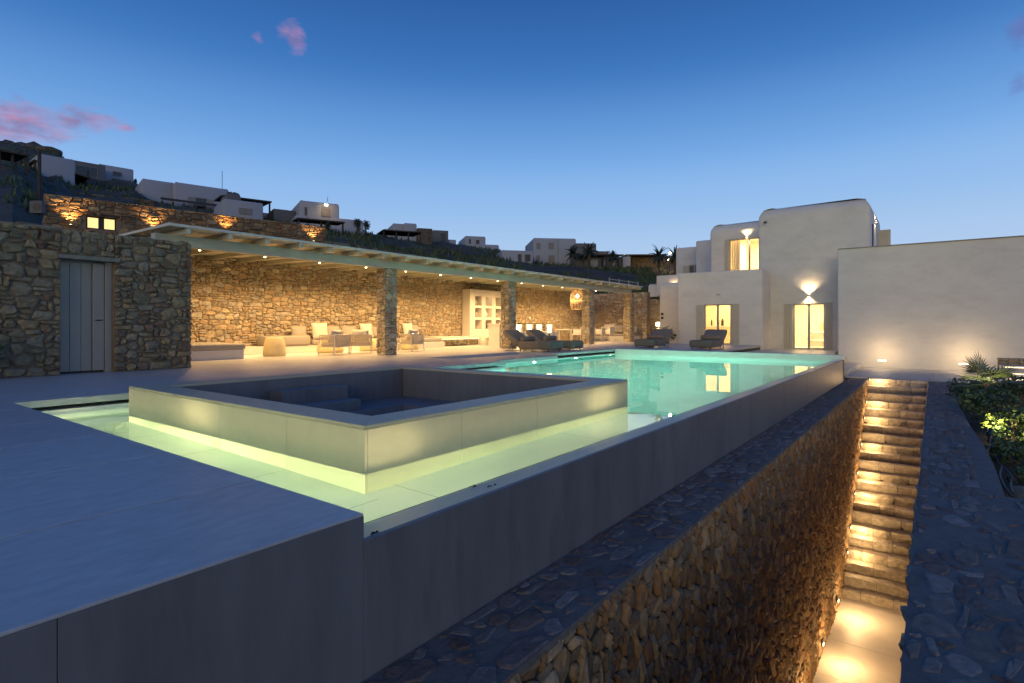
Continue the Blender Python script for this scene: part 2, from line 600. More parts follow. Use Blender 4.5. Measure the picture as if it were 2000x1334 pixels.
def stone_shape(rc, cw, ch, w, h, rng, gap, seed, warp=0.42, rnd=0.0):
    x0, y0, x1, y1 = rc
    a, b = x1 - x0, y1 - y0
    x0 += gap * rng.uniform(.5, 1.2); x1 -= gap * rng.uniform(.5, 1.2); y0 += gap * rng.uniform(.5, 1.2); y1 -= gap * rng.uniform(.5, 1.2)
    cs = [min(a, b) * rng.uniform(0.12 + rnd * .25, 0.46) for _ in range(4)]
    c2 = [min(a, b) * rng.uniform(0.10 + rnd * .18, 0.42) for _ in range(4)]
    pts = [(x0 + cs[0], y0), (x1 - cs[1], y0), (x1, y0 + c2[1]), (x1, y1 - c2[2]), (x1 - cs[2], y1), (x0 + cs[3], y1), (x0, y1 - c2[3]), (x0, y0 + c2[0])]
    res = []
    for x, y in pts:
        nv = noise.noise_vector(Vector((x * 1.9 / cw * 0.35 + seed, y * 1.9 / ch * 0.35, seed * 1.7)))
        ex = min(1, x / cw, (w - x) / cw)
        ey = min(1, y / ch, (h - y) / ch)
        res.append((x + nv.x * cw * warp * 1.6 * max(0, ex), y + nv.y * ch * warp * 1.6 * max(0, ey)))
    return res


def stone_into(mb, pts, O, U, V, N, proud, rng, m, inset=0.80, jag=0.35):
    cx = sum(p[0] for p in pts) / 8
    cyy = sum(p[1] for p in pts) / 8
    i = len(mb.v)
    tilt = rng.uniform(-.25, .25), rng.uniform(-.25, .25)
    sz = max(0.02, max(abs(p[0] - cx) for p in pts))
    rings = ((1.0, -0.03, 0), (1.0, proud * 0.45, .25), (inset, proud, jag))
    for sc, dp, jg in rings:
        for x, y in pts:
            lx, ly = cx + (x - cx) * sc, cyy + (y - cyy) * sc
            d = dp + proud * jg * rng.uniform(-1, 1)
            if dp > 0:
                d += proud * (tilt[0] * (x - cx) / sz + tilt[1] * (y - cyy) / sz)
            mb.v.append(tuple(O + U * lx + V * ly + N * d))
    mb.v.append(tuple(O + U * (cx + sz * rng.uniform(-.2, .2)) + V * cyy + N * proud * rng.uniform(0.95, 1.35)))
    n0 = len(mb.f)
    for k in range(8):
        q = (k + 1) % 8
        mb.f.append((i + k, i + q, i + 8 + q, i + 8 + k))
        mb.f.append((i + 8 + k, i + 8 + q, i + 16 + q, i + 16 + k))
        mb.f.append((i + 16 + k, i + 16 + q, i + 24))
    mb.m += [m] * (len(mb.f) - n0)


def masonry(root, faces, mats, maxn=300, seed=1, name='stone'):
    """faces: dicts O,U,V,N,w,h,cw,ch (+ proud, gap, skip, sizes). The largest-in-view stones become parts, the rest one joined part."""
    rng = random.Random(seed)
    off = root.location if root is not None else Vector((0, 0, 0))
    cp = Vector((0, 0, H))
    fw, rt = Vector((CT, ST, 0)), Vector((ST, -CT, 0))
    todo = []
    for fi, f in enumerate(faces):
        O, U, V, N = (Vector(f[k]) for k in 'OUVN')
        rcs, cw, ch = rubble(f['w'], f['h'], f['cw'], f['ch'], rng, **({'sizes': f['sizes']} if 'sizes' in f else {}))
        for rc in rcs:
            if f.get('skip') and rng.random() < f['skip']:
                continue
            if f.get('mask') and not f['mask']((rc[0] + rc[2]) / 2, (rc[1] + rc[3]) / 2):
                continue
            pts = stone_shape(rc, cw, ch, f['w'], f['h'], rng, f.get('gap', 0.008), seed + fi * 3.1, f.get('warp', 0.42), f.get('rnd', 0))
            c = O + U * ((rc[0] + rc[2]) / 2) + V * ((rc[1] + rc[3]) / 2)
            rel = c - cp
            d = rel.dot(fw)
            ok = d > 0.3 and -1.02 < rel.dot(rt) / d / (1000 / F) < 1.02 and (HZ - 1334) / F - .03 < rel.z / d < (HZ + 0) / F
            sz = (rc[2] - rc[0]) * (rc[3] - rc[1]) * abs(rel.normalized().dot(N)) / max(d, .3) ** 2 if ok else 0
            todo.append((sz, pts, O, U, V, N, f))
    order = sorted(range(len(todo)), key=lambda k: -todo[k][0])
    single = {k for k in order[:maxn] if todo[k][0] > 0}
    rest = MB()
    for k, (sz, pts, O, U, V, N, f) in enumerate(todo):
        m = rng.randrange(len(mats))
        pr = f.get('proud', 0.03) * rng.uniform(0.6, 1.35)
        if k in single:
            mb = MB()
            stone_into(mb, pts, O, U, V, N, pr, rng, 0, f.get('inset', 0.80), f.get('jag', .35))
            mb.build(name, mats[m], root, off)
        else:
            stone_into(rest, pts, O, U, V, N, pr, rng, m, f.get('inset', 0.80), f.get('jag', .35))
    if rest.v:
        rest.build(name, mats, root, off, kind='stuff')


def tiles(root, x0, x1, y0, y1, z, th, sx, sy, ox, oy, m, gap=0.0025, name='tile', c=0.002):
    off = root.location
    i0, i1 = math.floor((x0 - ox) / sx), math.ceil((x1 - ox) / sx)
    j0, j1 = math.floor((y0 - oy) / sy), math.ceil((y1 - oy) / sy)
    for i in range(i0, i1):
        for j in range(j0, j1):
            a0, a1 = max(x0, ox + i * sx), min(x1, ox + (i + 1) * sx)
            b0, b1 = max(y0, oy + j * sy), min(y1, oy + (j + 1) * sy)
            if a1 - a0 < 0.02 or b1 - b0 < 0.02:
                continue
            mb = MB()
            mb.cbox(a0 + (gap if a0 > x0 else 0), a1 - (gap if a1 < x1 else 0), b0 + (gap if b0 > y0 else 0), b1 - (gap if b1 < y1 else 0), z - th, z, c)
            mb.build(name, m, root, off)
# ------------------------------------------------------------------ ground, hillside
mb = MB()
for ix in range(-4, 4):
    for iy in range(-4, 4):
        mb.face([(ix * 900, iy * 900, -14), (ix * 900 + 900, iy * 900, -14), (ix * 900 + 900, iy * 900 + 900, -14), (ix * 900, iy * 900 + 900, -14)])
tag(mb.build('ground', M['hill']), kind='structure')

RIDGE = [(-900, 300, 80), (-300, 276, 92), (0, 281, 95), (60, 287, 95), (112, 294, 93), (130, 318, 92), (190, 336, 90), (262, 352, 82), (300, 385, 76), (400, 410, 70), (520, 428, 66),
         (640, 446, 66), (700, 452, 70), (760, 466, 80), (850, 476, 95), (960, 484, 105), (1005, 497, 95), (1060, 512, 84), (1130, 520, 78), (1240, 523, 76), (1330, 524, 80), (1500, 548, 90), (1900, 600, 90), (2400, 620, 90)]


def ridge(u):
    for a, b in zip(RIDGE, RIDGE[1:]):
        if a[0] <= u <= b[0]:
            t = (u - a[0]) / (b[0] - a[0])
            return a[1] + (b[1] - a[1]) * t, a[2] + (b[2] - a[2]) * t
    return RIDGE[0][1:] if u < RIDGE[0][0] else RIDGE[-1][1:]


def hill_near(rho):
    """depth and height where the hill starts, behind the pergola wall and the stone house"""
    k = ST - rho * CT
    d0 = 19.6 / k if k > 0.30 else 65.0
    u = rho * F + 1000
    a = max(0.0, min(1.0, (680 - u) / 120))
    b = max(0.0, min(1.0, (90 - u) / 60))
    return min(d0, 55.0) * (1 - a) + (33.0 - 8 * b) * a, 2.2 + 3.2 * a


def hill_z(u, d):
    rho = (u - 1000) / F
    v, dr = ridge(u)
    zr = H + (HZ - v) / F * dr
    d0, z0 = hill_near(rho)
    t = max(0.0, min(1.0, (d - d0) / (dr - d0)))
    z = z0 + (zr - z0) * (t ** 1.0)
    if d > dr:
        z = zr - (d - dr) * 0.16
    return z


mb = MB()
us = [-900 + 14 * k for k in range(int((2400 + 900) / 14) + 1)]
nd = 46
idx = {}
for i, u in enumerate(us):
    rho = (u - 1000) / F
    v, dr = ridge(u)
    d0, z0 = hill_near(rho)
    for j in range(nd):
        t = j / (nd - 9)
        d = d0 + (dr - d0) * t
        p = at(u, HZ, d)
        z = hill_z(u, d)
        nz = noise.fractal(Vector((p.x * .10, p.y * .10, 3.3)), 1.0, 2.0, 4)
        nz2 = noise.noise(Vector((p.x * .6, p.y * .6, 1.0)))
        fade = min(1, t * 3)
        z += (nz * 0.75 + nz2 * 0.28) * fade * (0.4 if abs(t - 1) < .08 else 1)
        if u < 120 and .9 < t < 1.03:
            z += max(0, noise.noise(Vector((p.x * .35, p.y * .35, 9)))) * 1.5
        idx[i, j] = len(mb.v)
        mb.v.append((p.x, p.y, z))
for i in range(len(us) - 1):
    for j in range(nd - 1):
        mb.f.append((idx[i, j], idx[i + 1, j], idx[i + 1, j + 1], idx[i, j + 1]))
        mb.m.append(0)
tag(mb.build('hillside', M['hill']), kind='structure')

# ------------------------------------------------------------------ terrace: substrate, tiles
deck = thing('deck', (1.81, 2.3, 0), None, None, kind='structure')
mb = MB()
mb.box(-4.5, 1.76, 2.336, 9.05, -5.4, -.0145)
mb.box(-4.5, 11.7, 9.38, 18.9, -5.4, -.09)
mb.box(11.76, 16.28, 12.02, 18.9, -5.4, -.09)
mb.box(11.76, 16.28, 10.62, 12.02, -5.4, -.175)
mb.box(16.32, 20.6, 10.64, 18.9, -5.4, -.09)
mb.box(20.9, 33.5, 6.65, 18.9, -5.4, -.09)
mb.build('substrate', M['joint'], deck, deck.location)
TX, TY = 1.81, 2.09
tiles(deck, -4.39, 1.81, 2.302, 9.05, 0, .012, 2.48, 1.24, TX, TY, M['tile'], gap=.007, c=.004)
tiles(deck, -4.39, 11.75, 9.05, 17.75, 0, .086, 1.24, 1.24, TX, 9.05, M['tile'])
tiles(deck, 11.755, 16.3, 12.0, 17.75, 0, .086, 1.24, 1.24, TX, 9.05 + 0.02, M['tile'])
tiles(deck, 11.755, 16.3, 10.3, 11.995, -.085, .086, 1.24, 1.24, TX, 9.07, M['tile'])
tiles(deck, 16.305, 20.6, 10.3, 17.75, 0, .086, 1.24, 1.24, TX, 9.07, M['tile'])
tiles(deck, 20.86, 33.0, 6.62, 18.5, 0, .086, 2.48, 1.24, TX + .2, 9.07, M['tile'])
mb = MB()
mb.box(11.7, 11.752, 9.4, 12.0, -.3, -.087)
mb.box(16.29, 16.303, 10.4, 12.0, -.3, -.087)
mb.build('riser', M['tile'], deck, deck.location)

lower = MB()
lower.cbox(20.86, 30.15, 3.42, 6.60, -1.2, -.2, .004)
tag(lower.build('lower_terrace', M['tile']), kind='structure')

# ------------------------------------------------------------------ pool basin and water
WZ = -.2
mb = MB()
mb.box(1.45, 20.9, 2.34, 10.7, -2.1, -1.62)                 # deep floor
mb.box(1.45, 7.4, 2.36, 9.5, -1.62, -.69)                  # shelf round the hot tub
mb.box(1.765, 1.81, 2.66, 9.4, -.69, -.0145)                  # channel wall by the front deck
mb.box(1.81, 11.75, 9.05, 9.4, -1.62, -.14)                # terrace side, near part
mb.box(11.75, 20.6, 10.3, 10.66, -1.62, -.175)             # terrace side, far part
mb.box(11.45, 11.75, 9.4, 10.62, -1.62, -.14)
basin = tag(mb.build('pool_basin', M['basin']), kind='structure')
basin.cycles.is_caustics_receiver = True
mb = MB()
mb.cbox(20.6, 20.85, 2.3, 10.3, -1.62, 0.004, .004)
tag(mb.build('pool_far_wall', M['basin']), kind='structure')

xs, ys = [1.80, 2.77, 7.39, 11.74, 20.61], [2.63, 3.51, 8.19, 9.06, 10.31]
cells = {}
for i in range(4):
    for j in range(4):
        if i == 1 and j == 1: continue
        if j == 3 and i < 3: continue
        cells[i, j] = -.70 if i < 2 else -1.63
mb = MB()
for (i, j), b in cells.items():
    a0, a1, b0, b1 = xs[i], xs[i + 1], ys[j], ys[j + 1]
    mb.face([(a0, b0, WZ), (a1, b0, WZ), (a1, b1, WZ), (a0, b1, WZ)])
    mb.face([(a0, b1, b), (a1, b1, b), (a1, b0, b), (a0, b0, b)])
    for di, dj, p, q in ((-1, 0, (a0, b1), (a0, b0)), (1, 0, (a1, b0), (a1, b1)), (0, -1, (a0, b0), (a1, b0)), (0, 1, (a1, b1), (a0, b1))):
        o = cells.get((i + di, j + dj))
        top = WZ if o is None else o
        if o is None or o > b:
            mb.face([(*p, b), (*q, b), (*q, top), (*p, top)])
water = mb.build('pool_water', M['water'])
water.cycles.is_caustics_caster = True
water.data.polygons.foreach_set('use_smooth', [True] * len(water.data.polygons))
tag(water, kind='structure')

# joints scored in the shelf floor
mb = MB()
for y in (3.02, 4.26):
    pass
for x in (1.82 + 1.24,):
    mb.box(3.05, 3.056, 2.66, 3.5, -.69, -.6885)
mb.box(5.53, 5.536, 2.66, 3.5, -.69, -.6885)
for y in (3.33, 4.57, 5.81, 7.05, 8.29):
    mb.box(1.82, 2.75, y, y + .006, -.69, -.6885)
tag(mb.build('pool_floor_joints', M['slate']), kind='structure')

# outer pool wall: cladding panels and sloping infinity rim
pw = thing('pool_wall', (1.81, 2.3, -.85), 'long straight grey clad outer wall of the infinity pool with a sloping rim', 'pool wall')
mb = MB()
mb.hexa([(-4.5, 2.335, -1.65), (20.6, 2.335, -1.65), (20.6, 2.66, -1.65), (-4.5, 2.66, -1.65), (-4.5, 2.335, -.16), (20.6, 2.335, -.16), (20.6, 2.66, -.215), (-4.5, 2.66, -.215)])
mb.build('core', M['joint'], pw, pw.location)
x = -4.39
while x < 20.8:
    a0, a1 = x, min(x + 1.24, 20.83)
    if a1 <= 1.811:
        z1 = -.0135
    else:
        z1 = -.1405
    mb = MB(); mb.cbox(a0 + .0012, a1 - .0012, 2.3, 2.333, -.95, z1, .0015)
    mb.build('panel', M['clad'], pw, pw.location)
    if a1 > 1.82 and a0 < 20.6:
        b1 = min(a1, 20.598)
        mb = MB()
        mb.hexa([(a0 + .001, 2.3335, -.185), (b1 - .001, 2.3335, -.185), (b1 - .001, 2.64, -.245), (a0 + .001, 2.64, -.245), (a0 + .001, 2.3335, -.1405), (b1 - .001, 2.3335, -.1405), (b1 - .001, 2.64, -.203), (a0 + .001, 2.64, -.203)])
        mb.build('rim', M['coping'], pw, pw.location)
    x += 1.24
    if abs(x - 1.81) < .01: x = 1.81
# dry leaves and grit lying on the rim
mb = MB()
rl = random.Random(3)
for (lx, ly, s) in ((1.90, 2.36, .022), (1.93, 2.345, .018), (3.0, 2.60, .03), (2.98, 2.44, .018), (3.06, 2.45, .014)):
    for q in range(3):
        a = rl.uniform(0, 6.28)
        zz = -.14 - (ly - 2.3) * .185 + .004
        p = Vector((lx + rl.uniform(-.02, .02), ly + rl.uniform(-.01, .01), zz))
        mb.face([p + Vector((math.cos(a) * s, math.sin(a) * s * .5, .006)), p + Vector((-math.sin(a) * s * .4, math.cos(a) * s * .4, .012)), p - Vector((math.cos(a) * s, math.sin(a) * s * .5, -.002)), p + Vector((math.sin(a) * s * .4, -math.cos(a) * s * .4, 0))])
tag(mb.build('leaf_litter', M['soil']), 'few dry leaves and grit lying on the pool rim', 'leaf litter', kind='stuff')

# ------------------------------------------------------------------ hot tub
J = (2.76, 7.40, 3.50, 8.20)
JT = .178
tub = thing('hot_tub', (2.76, 3.5, -.69), 'raised square stone hot tub standing empty in the shallow end of the pool', 'hot tub')
mb = MB()
a, b, c, d = J
mb.box(a + .03, b - .03, c + .03, c + .33, -.72, JT - .035)
mb.box(a + .03, b - .03, d - .33, d - .03, -.72, JT - .035)
mb.box(a + .03, a + .33, c + .33, d - .33, -.72, JT - .035)
mb.box(b - .33, b - .03, c + .33, d - .33, -.72, JT - .035)
mb.build('core', M['joint'], tub, tub.location)
ycuts = [c, 4.58, 5.82, 7.06, d]
xcuts = [a, 3.87, 5.11, 6.35, b]
for p, q in zip(ycuts, ycuts[1:]):
    for x0, x1 in ((a, a + .028), (b - .028, b)):
        mb = MB(); mb.cbox(x0, x1, p + .0015, q - .0015, -.70, JT - .032, .001); mb.build('panel', M['tubstone'], tub, tub.location).cycles.is_caustics_receiver = True
for p, q in zip(xcuts, xcuts[1:]):
    for y0, y1 in ((c, c + .028), (d - .028, d)):
        mb = MB(); mb.cbox(max(p, a + .029) + .0015, min(q, b - .029) - .0015, y0, y1, -.70, JT - .032, .001); mb.build('panel', M['tubstone'], tub, tub.location).cycles.is_caustics_receiver = True
IN = .34
for k, (p, q) in enumerate((((a, c), (b, c)), ((b, c), (b, d)), ((b, d), (a, d)), ((a, d), (a, c)))):
    px, py = (p[0] + (IN if p[0] == a else -IN), p[1] + (IN if p[1] == c else -IN))
    qx, qy = (q[0] + (IN if q[0] == a else -IN), q[1] + (IN if q[1] == c else -IN))
    P, Q, P2, Q2 = Vector((*p, 0)), Vector((*q, 0)), Vector((px, py, 0)), Vector((qx, qy, 0))
    t = (Q - P).normalized()
    for s in range(2):
        f0, f1 = s / 2, (s + 1) / 2
        e0 = t * (.0015 if s else .001); e1 = t * -.0015
        w = [P.lerp(Q, f0) + e0, P.lerp(Q, f1) + e1, P2.lerp(Q2, f1) + e1, P2.lerp(Q2, f0) + e0]
        mb = MB()
        mb.hexa([(v.x, v.y, JT - .03) for v in w] + [(v.x, v.y, JT) for v in w])
        mb.build('rim', M['coping'] if False else M['tubstone'], tub, tub.location, bevel=.002, seg=1)
i0, i1, k0, k1 = a + IN - .004, b - IN + .004, c + IN - .004, d - IN + .004
for (x0, x1, y0, y1) in ((i0, i1, k1, k1 + .02), (i0, i1, k0 - .02, k0), (i0 - .02, i0, k0, k1), (i1, i1 + .02, k0, k1)):
    mb = MB()
    n = 3
    for s in range(n):
        if x1 - x0 > y1 - y0:
            mb.cbox(x0 + (x1 - x0) * s / n + .0015, x0 + (x1 - x0) * (s + 1) / n - .0015, y0, y1, -.9, JT - .031, .001)
        else:
            mb.cbox(x0, x1, y0 + (y1 - y0) * s / n + .0015, y0 + (y1 - y0) * (s + 1) / n - .0015, -.9, JT - .031, .001)
    mb.build('lining', M['clad'], tub, tub.location)
mb = MB()
mb.box(i0, i1, k0, 4.7, -.95, -.35); mb.box(i0, i1, 7.0, k1, -.95, -.35); mb.box(i0, 3.95, 4.7, 7.0, -.95, -.35); mb.box(6.3, i1, 4.7, 7.0, -.95, -.35)
mb.build('bench', M['clad'], tub, tub.location)
mb = MB(); mb.box(3.95, 6.3, 4.7, 7.0, -1.0, -.8); mb.build('floor', M['clad'], tub, tub.location)
mb = MB(); mb.cbox(4.46, 5.58, 7.5, k1 - .001, -.349, 0, .006); mb.build('step', M['clad'], tub, tub.location)
mb = MB(); mb.cbox(4.46, 5.53, 7.1, 7.499, -.349, -.195, .006); mb.build('step', M['clad'], tub, tub.location)

# ------------------------------------------------------------------ sunken stair passage
CZ, FZ = -.84, -5.45
lw = thing('stone_wall', (2.3, 2.0, FZ), 'rough stone retaining wall below the pool, lit amber beside the sunken stairs', 'stone wall')
mb = MB(); mb.box(-3, 22.3, 1.76, 2.28, FZ - .3, CZ - .012); mb.build('core', M['pmortar'], lw, lw.location)
mb = MB(); mb.box(-3, 22.3, 1.735, 2.299, CZ - .05, CZ - .004); mb.build('cap', M['capmortar'], lw, lw.location)
masonry(lw, [dict(O=(22.3, 1.76, FZ), U=(-1, 0, 0), V=(0, 0, 1), N=(0, -1, 0), w=20.6, h=4.59, cw=.085, ch=.085, proud=.034, gap=.004, jag=.45, inset=.7, warp=.55, sizes=((1, 1, 4), (2, 1, 4), (1, 2, 6), (2, 2, 4), (1, 3, 3), (2, 3, 2), (3, 2, 1)))], ST_PASS, 300, 11)
masonry(lw, [dict(O=(1.0, 1.74, CZ - .006), U=(1, 0, 0), V=(0, 1, 0), N=(0, 0, 1), w=21.2, h=.55, cw=.10, ch=.075, proud=.010, gap=.010, skip=.25, jag=.4, inset=.84, warp=.5, rnd=.9)], ST_CAP, 200, 12, 'cap_stone')

rw = thing('stone_wall', (8, -.2, FZ), 'broad flat-topped stone wall right of the sunken stairs, in dusk shade', 'stone wall')
mb = MB()
mb.box(-3, 22.3, -.45, .10, FZ - .3, CZ - .012)
mb.box(-3, 7.8, -4.0, -.45, -1.9, CZ - .012)
mb.build('core', M['mortar'], rw, rw.location)
mb = MB()
mb.box(-3, 7.8, -4.0, .135, CZ - .05, CZ - .004)
pts = [(7.8, -.60), (9.5, -.62), (11, -.60), (13, -.52), (15, -.48), (17, -.40), (19, -.33), (22.3, -.30)]
for (x0, y0), (x1, y1) in zip(pts, pts[1:]):
    mb.hexa([(x0, y0, CZ - .4), (x1, y1, CZ - .4), (x1, .135, CZ - .4), (x0, .135, CZ - .4), (x0, y0, CZ - .004), (x1, y1, CZ - .004), (x1, .135, CZ - .004), (x0, .135, CZ - .004)])
mb.build('cap', M['capmortar'], rw, rw.location)
masonry(rw, [dict(O=(2.2, -1.7, CZ - .008), U=(1, 0, 0), V=(0, 1, 0), N=(0, 0, 1), w=5.6, h=1.83, cw=.115, ch=.085, proud=.012, gap=.012, skip=.25, jag=.4, inset=.84, warp=.5, rnd=.9),
             dict(O=(7.8, -.42, CZ - .008), U=(1, 0, 0), V=(0, 1, 0), N=(0, 0, 1), w=14.4, h=.55, cw=.115, ch=.08, proud=.012, gap=.012, skip=.25, jag=.4, inset=.84, warp=.5, rnd=.9)], ST_CAP, 300, 13, 'cap_stone')
masonry(rw, [dict(O=(4.0, .10, FZ), U=(1, 0, 0), V=(0, 0, 1), N=(0, 1, 0), w=18.2, h=4.58, cw=.12, ch=.10, proud=.04, gap=.008)], ST_WALL, 0, 14, 'stone')

fl = MB()
fl.box(-3, 22.3, .10, 1.76, FZ - .2, FZ - .004)
floor = tag(fl.build('passage_floor', M['joint']), kind='structure')
for x0, x1 in ((8.8, 10.2), (10.2, 11.6), (11.6, 13.02), (13.02, 15.3)):
    mb = MB(); mb.cbox(x0 + .003, x1 - .003, .13, 1.735, FZ - .003, FZ + .02, .002); mb.build('paving_slab', M['slab'], floor)

st = thing('stone_staircase', (15.2, .9, FZ), 'long flight of rough stone steps climbing out of the sunken passage', 'staircase')
NS = 22
tr, ri = (22.28 - 15.2) / NS, (-.80 - FZ) / NS
srng = random.Random(5)
treads = []
for k in range(NS):
    x0 = 15.2 + k * tr
    z1 = FZ + (k + 1) * ri - .006
    cuts = [.13]
    while cuts[-1] < 1.72 - .45:
        cuts.append(cuts[-1] + srng.uniform(.32, .75))
    cuts = [c_ for c_ in cuts if c_ < 1.55] + [1.72]
    for y0, y1 in zip(cuts, cuts[1:]):
        mb = MB()
        n = 4
        dz, dx = srng.uniform(-.012, .008), srng.uniform(-.02, .012)
        y0 += .004; y1 -= .004
        nose, mid, low = [], [], []
        for q in range(n + 1):
            y = y0 + (y1 - y0) * q / n
            e = .012 if q in (0, n) else 0
            nose.append((x0 + dx + e + srng.uniform(-.014, .012), y, z1 + dz - e + srng.uniform(-.008, .006)))
            mid.append((x0 + dx - .012 + e + srng.uniform(-.016, .014), y, z1 - ri * srng.uniform(.3, .5)))
            low.append((x0 + dx + .014 + e + srng.uniform(-.014, .012), y, z1 - ri - .02))
        bk = [(x0 + tr + .05, y0, z1 + dz), (x0 + tr + .05, y1, z1 + dz)]
        ct = [(p_[0] + tr * .5, p_[1], z1 + dz + srng.uniform(-.007, .007)) for p_ in nose]
        for q in range(n):
            mb.face([nose[q], ct[q], ct[q + 1], nose[q + 1]])
            mb.face([ct[q], (x0 + tr + .05, ct[q][1], z1 + dz), (x0 + tr + .05, ct[q + 1][1], z1 + dz), ct[q + 1]])
            mb.face([nose[q], nose[q + 1], mid[q + 1], mid[q]])
            mb.face([mid[q], mid[q + 1], low[q + 1], low[q]])
        for pl, yy in ((0, y0), (-1, y1)):
            s_ = [nose[pl], mid[pl], low[pl], (x0 + tr + .05, yy, z1 - ri), (x0 + tr + .05, yy, z1 + dz)]
            mb.face(s_ if pl == 0 else s_[::-1])
        mb.build('step_stone', ST_STEP[srng.randrange(3)], st, st.location)
    mb = MB(); mb.box(x0 + .03, x0 + tr + .04, .12, 1.73, z1 - ri - .05, z1 - .025); mb.build('step_bed', M['pmortar'], st, st.location)
    treads.append((x0, z1))

path = MB()
path.box(22.3, 27.7, -8, 2.42, -2.2, -.84)
pth = tag(path.build('path', M['joint']), kind='structure')
for x0, x1 in ((22.3, 25.0), (25.0, 27.7)):
    for k in range(-5, 2):
        mb = MB(); mb.cbox(x0 + (.0 if x0 < 23 else .002), x1 - .002, k * 1.24 + .002 + .0, min(2.42, (k + 1) * 1.24) - .002 if k < 1 else 2.42, -.85, -.80, .003); mb.build('paving_slab', M['pathstone'], pth)
mb = MB()
mb.cbox(22.9, 27.68, 2.422, 2.95, -1.6, -.62, .004)
mb.cbox(22.2, 27.68, 2.952, 3.41, -1.6, -.41, .004)
tag(mb.build('path_steps', M['tile']), kind='structure')
mb = MB(); mb.box(20.86, 22.9, 2.34, 3.4, -2.2, -.88); mb.box(20.7, 22.3, 1.8, 2.33, -2.2, -.9)
tag(mb.build('path_footing', M['joint']), kind='structure')

gd = MB()
for i in range(40):
    for j in range(26):
        x0, y0 = 7.7 + i * .365, -9.5 + j * .353
        f = lambda x, y: (x, y, -1.12 + .10 * noise.noise(Vector((x * .9, y * .9, 0))) - .25 * max(0, min(1, (12 - x) / 4)))
        gd.face([f(x0, y0), f(x0 + .365, y0), f(x0 + .365, y0 + .353), f(x0, y0 + .353)])
tag(gd.build('planting_bed', M['soil']), kind='structure')

# ------------------------------------------------------------------ stone shed with the grey door
SY = 13.4
shed = thing('stone_shed', (3.8, SY, 0), 'low stone walled storage building with a grey boarded door', 'shed')
mb = MB()
mb.box(-1.0, 3.37, SY + .02, SY + .5, -.1, 2.80); mb.box(4.25, 5.73, SY + .02, SY + .5, -.1, 2.80); mb.box(3.37, 4.25, SY + .02, SY + .5, 2.33, 2.80)
mb.box(-1.0, 5.6, SY + .5, 17.4, 2.5, 2.72); mb.box(5.3, 5.70, SY + .5, 15.6, -.1, 2.5); mb.box(-1, -.6, SY + .5, 17.4, -.1, 2.5)
mb.build('wall', M['mortar'], shed, shed.location)
cwS, chS = .108, .088
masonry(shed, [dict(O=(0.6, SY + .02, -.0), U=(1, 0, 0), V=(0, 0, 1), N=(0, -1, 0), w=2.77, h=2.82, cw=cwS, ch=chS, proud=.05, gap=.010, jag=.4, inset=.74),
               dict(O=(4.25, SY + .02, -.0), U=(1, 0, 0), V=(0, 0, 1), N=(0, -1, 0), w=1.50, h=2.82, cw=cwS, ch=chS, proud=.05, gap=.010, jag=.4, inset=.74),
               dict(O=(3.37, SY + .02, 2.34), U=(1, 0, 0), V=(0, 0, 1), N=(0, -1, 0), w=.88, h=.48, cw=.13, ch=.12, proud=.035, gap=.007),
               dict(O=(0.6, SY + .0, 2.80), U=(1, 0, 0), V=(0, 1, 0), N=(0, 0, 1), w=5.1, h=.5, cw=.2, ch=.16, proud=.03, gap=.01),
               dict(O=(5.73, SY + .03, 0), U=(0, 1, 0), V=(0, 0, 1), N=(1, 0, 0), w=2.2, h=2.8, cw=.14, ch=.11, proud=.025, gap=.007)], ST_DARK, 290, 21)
mb = MB(); mb.cbox(3.33, 4.33, SY - .06, SY + .4, 2.25, 2.325, .006); mb.build('lintel', M['slate'], shed, shed.location)
DY = SY + .20
mb = MB()
mb.box(4.13, 4.245, DY - .09, DY + .1, 0, 2.25); mb.box(3.372, 4.13, DY + .0, DY + .1, 2.21, 2.25)
mb.build('door_frame', M['door'], shed, shed.location, bevel=.004, seg=1)
leaf = thing('door', (0, 0, 0), None, None)
leaf.parent = shed
leaf.location = (0, 0, 0)
xx = 3.375
for wdt, yy in ((.185, 0), (.185, 0), (.18, 0), (.20, -.05), (.20, 0)):
    mb = MB(); mb.cbox(xx + .003, xx + wdt - .003, DY + yy, DY + .05, .045, 2.205, .004)
    mb.build('plank', M['door'], leaf, shed.location)
    xx += wdt - .0
mb = MB()
mb.tube([(4.075, DY - .005, 1.06), (4.075, DY - .06, 1.06), (3.97, DY - .065, 1.06)], .011, 8)
mb.cbox(4.055, 4.095, DY - .012, DY, 1.02, 1.10, .003); mb.cbox(4.06, 4.09, DY - .012, DY, .88, .94, .003)
mb.build('handle', M['metal'], leaf, shed.location)
mb = MB(); mb.box(3.37, 4.13, DY + .06, DY + .12, 0, 2.2); mb.build('door_backing', M['joint'], shed, shed.location)

# ------------------------------------------------------------------ pergola
PG = thing('pergola', (18, 14.2, 0), 'long pale green timber pergola roof with rafter tails over the lounge terrace', 'pergola')
mb = MB(); mb.cbox(5.2, 30.0, 13.95, 14.17, 2.79, 3.04, .006); mb.build('beam', M['wood'], PG, PG.location)
RZ0, RZ1 = 3.022, 3.155                     # rafter underside and top at the front


def rz(y):
    return .035 * (y - 13.4) / 5


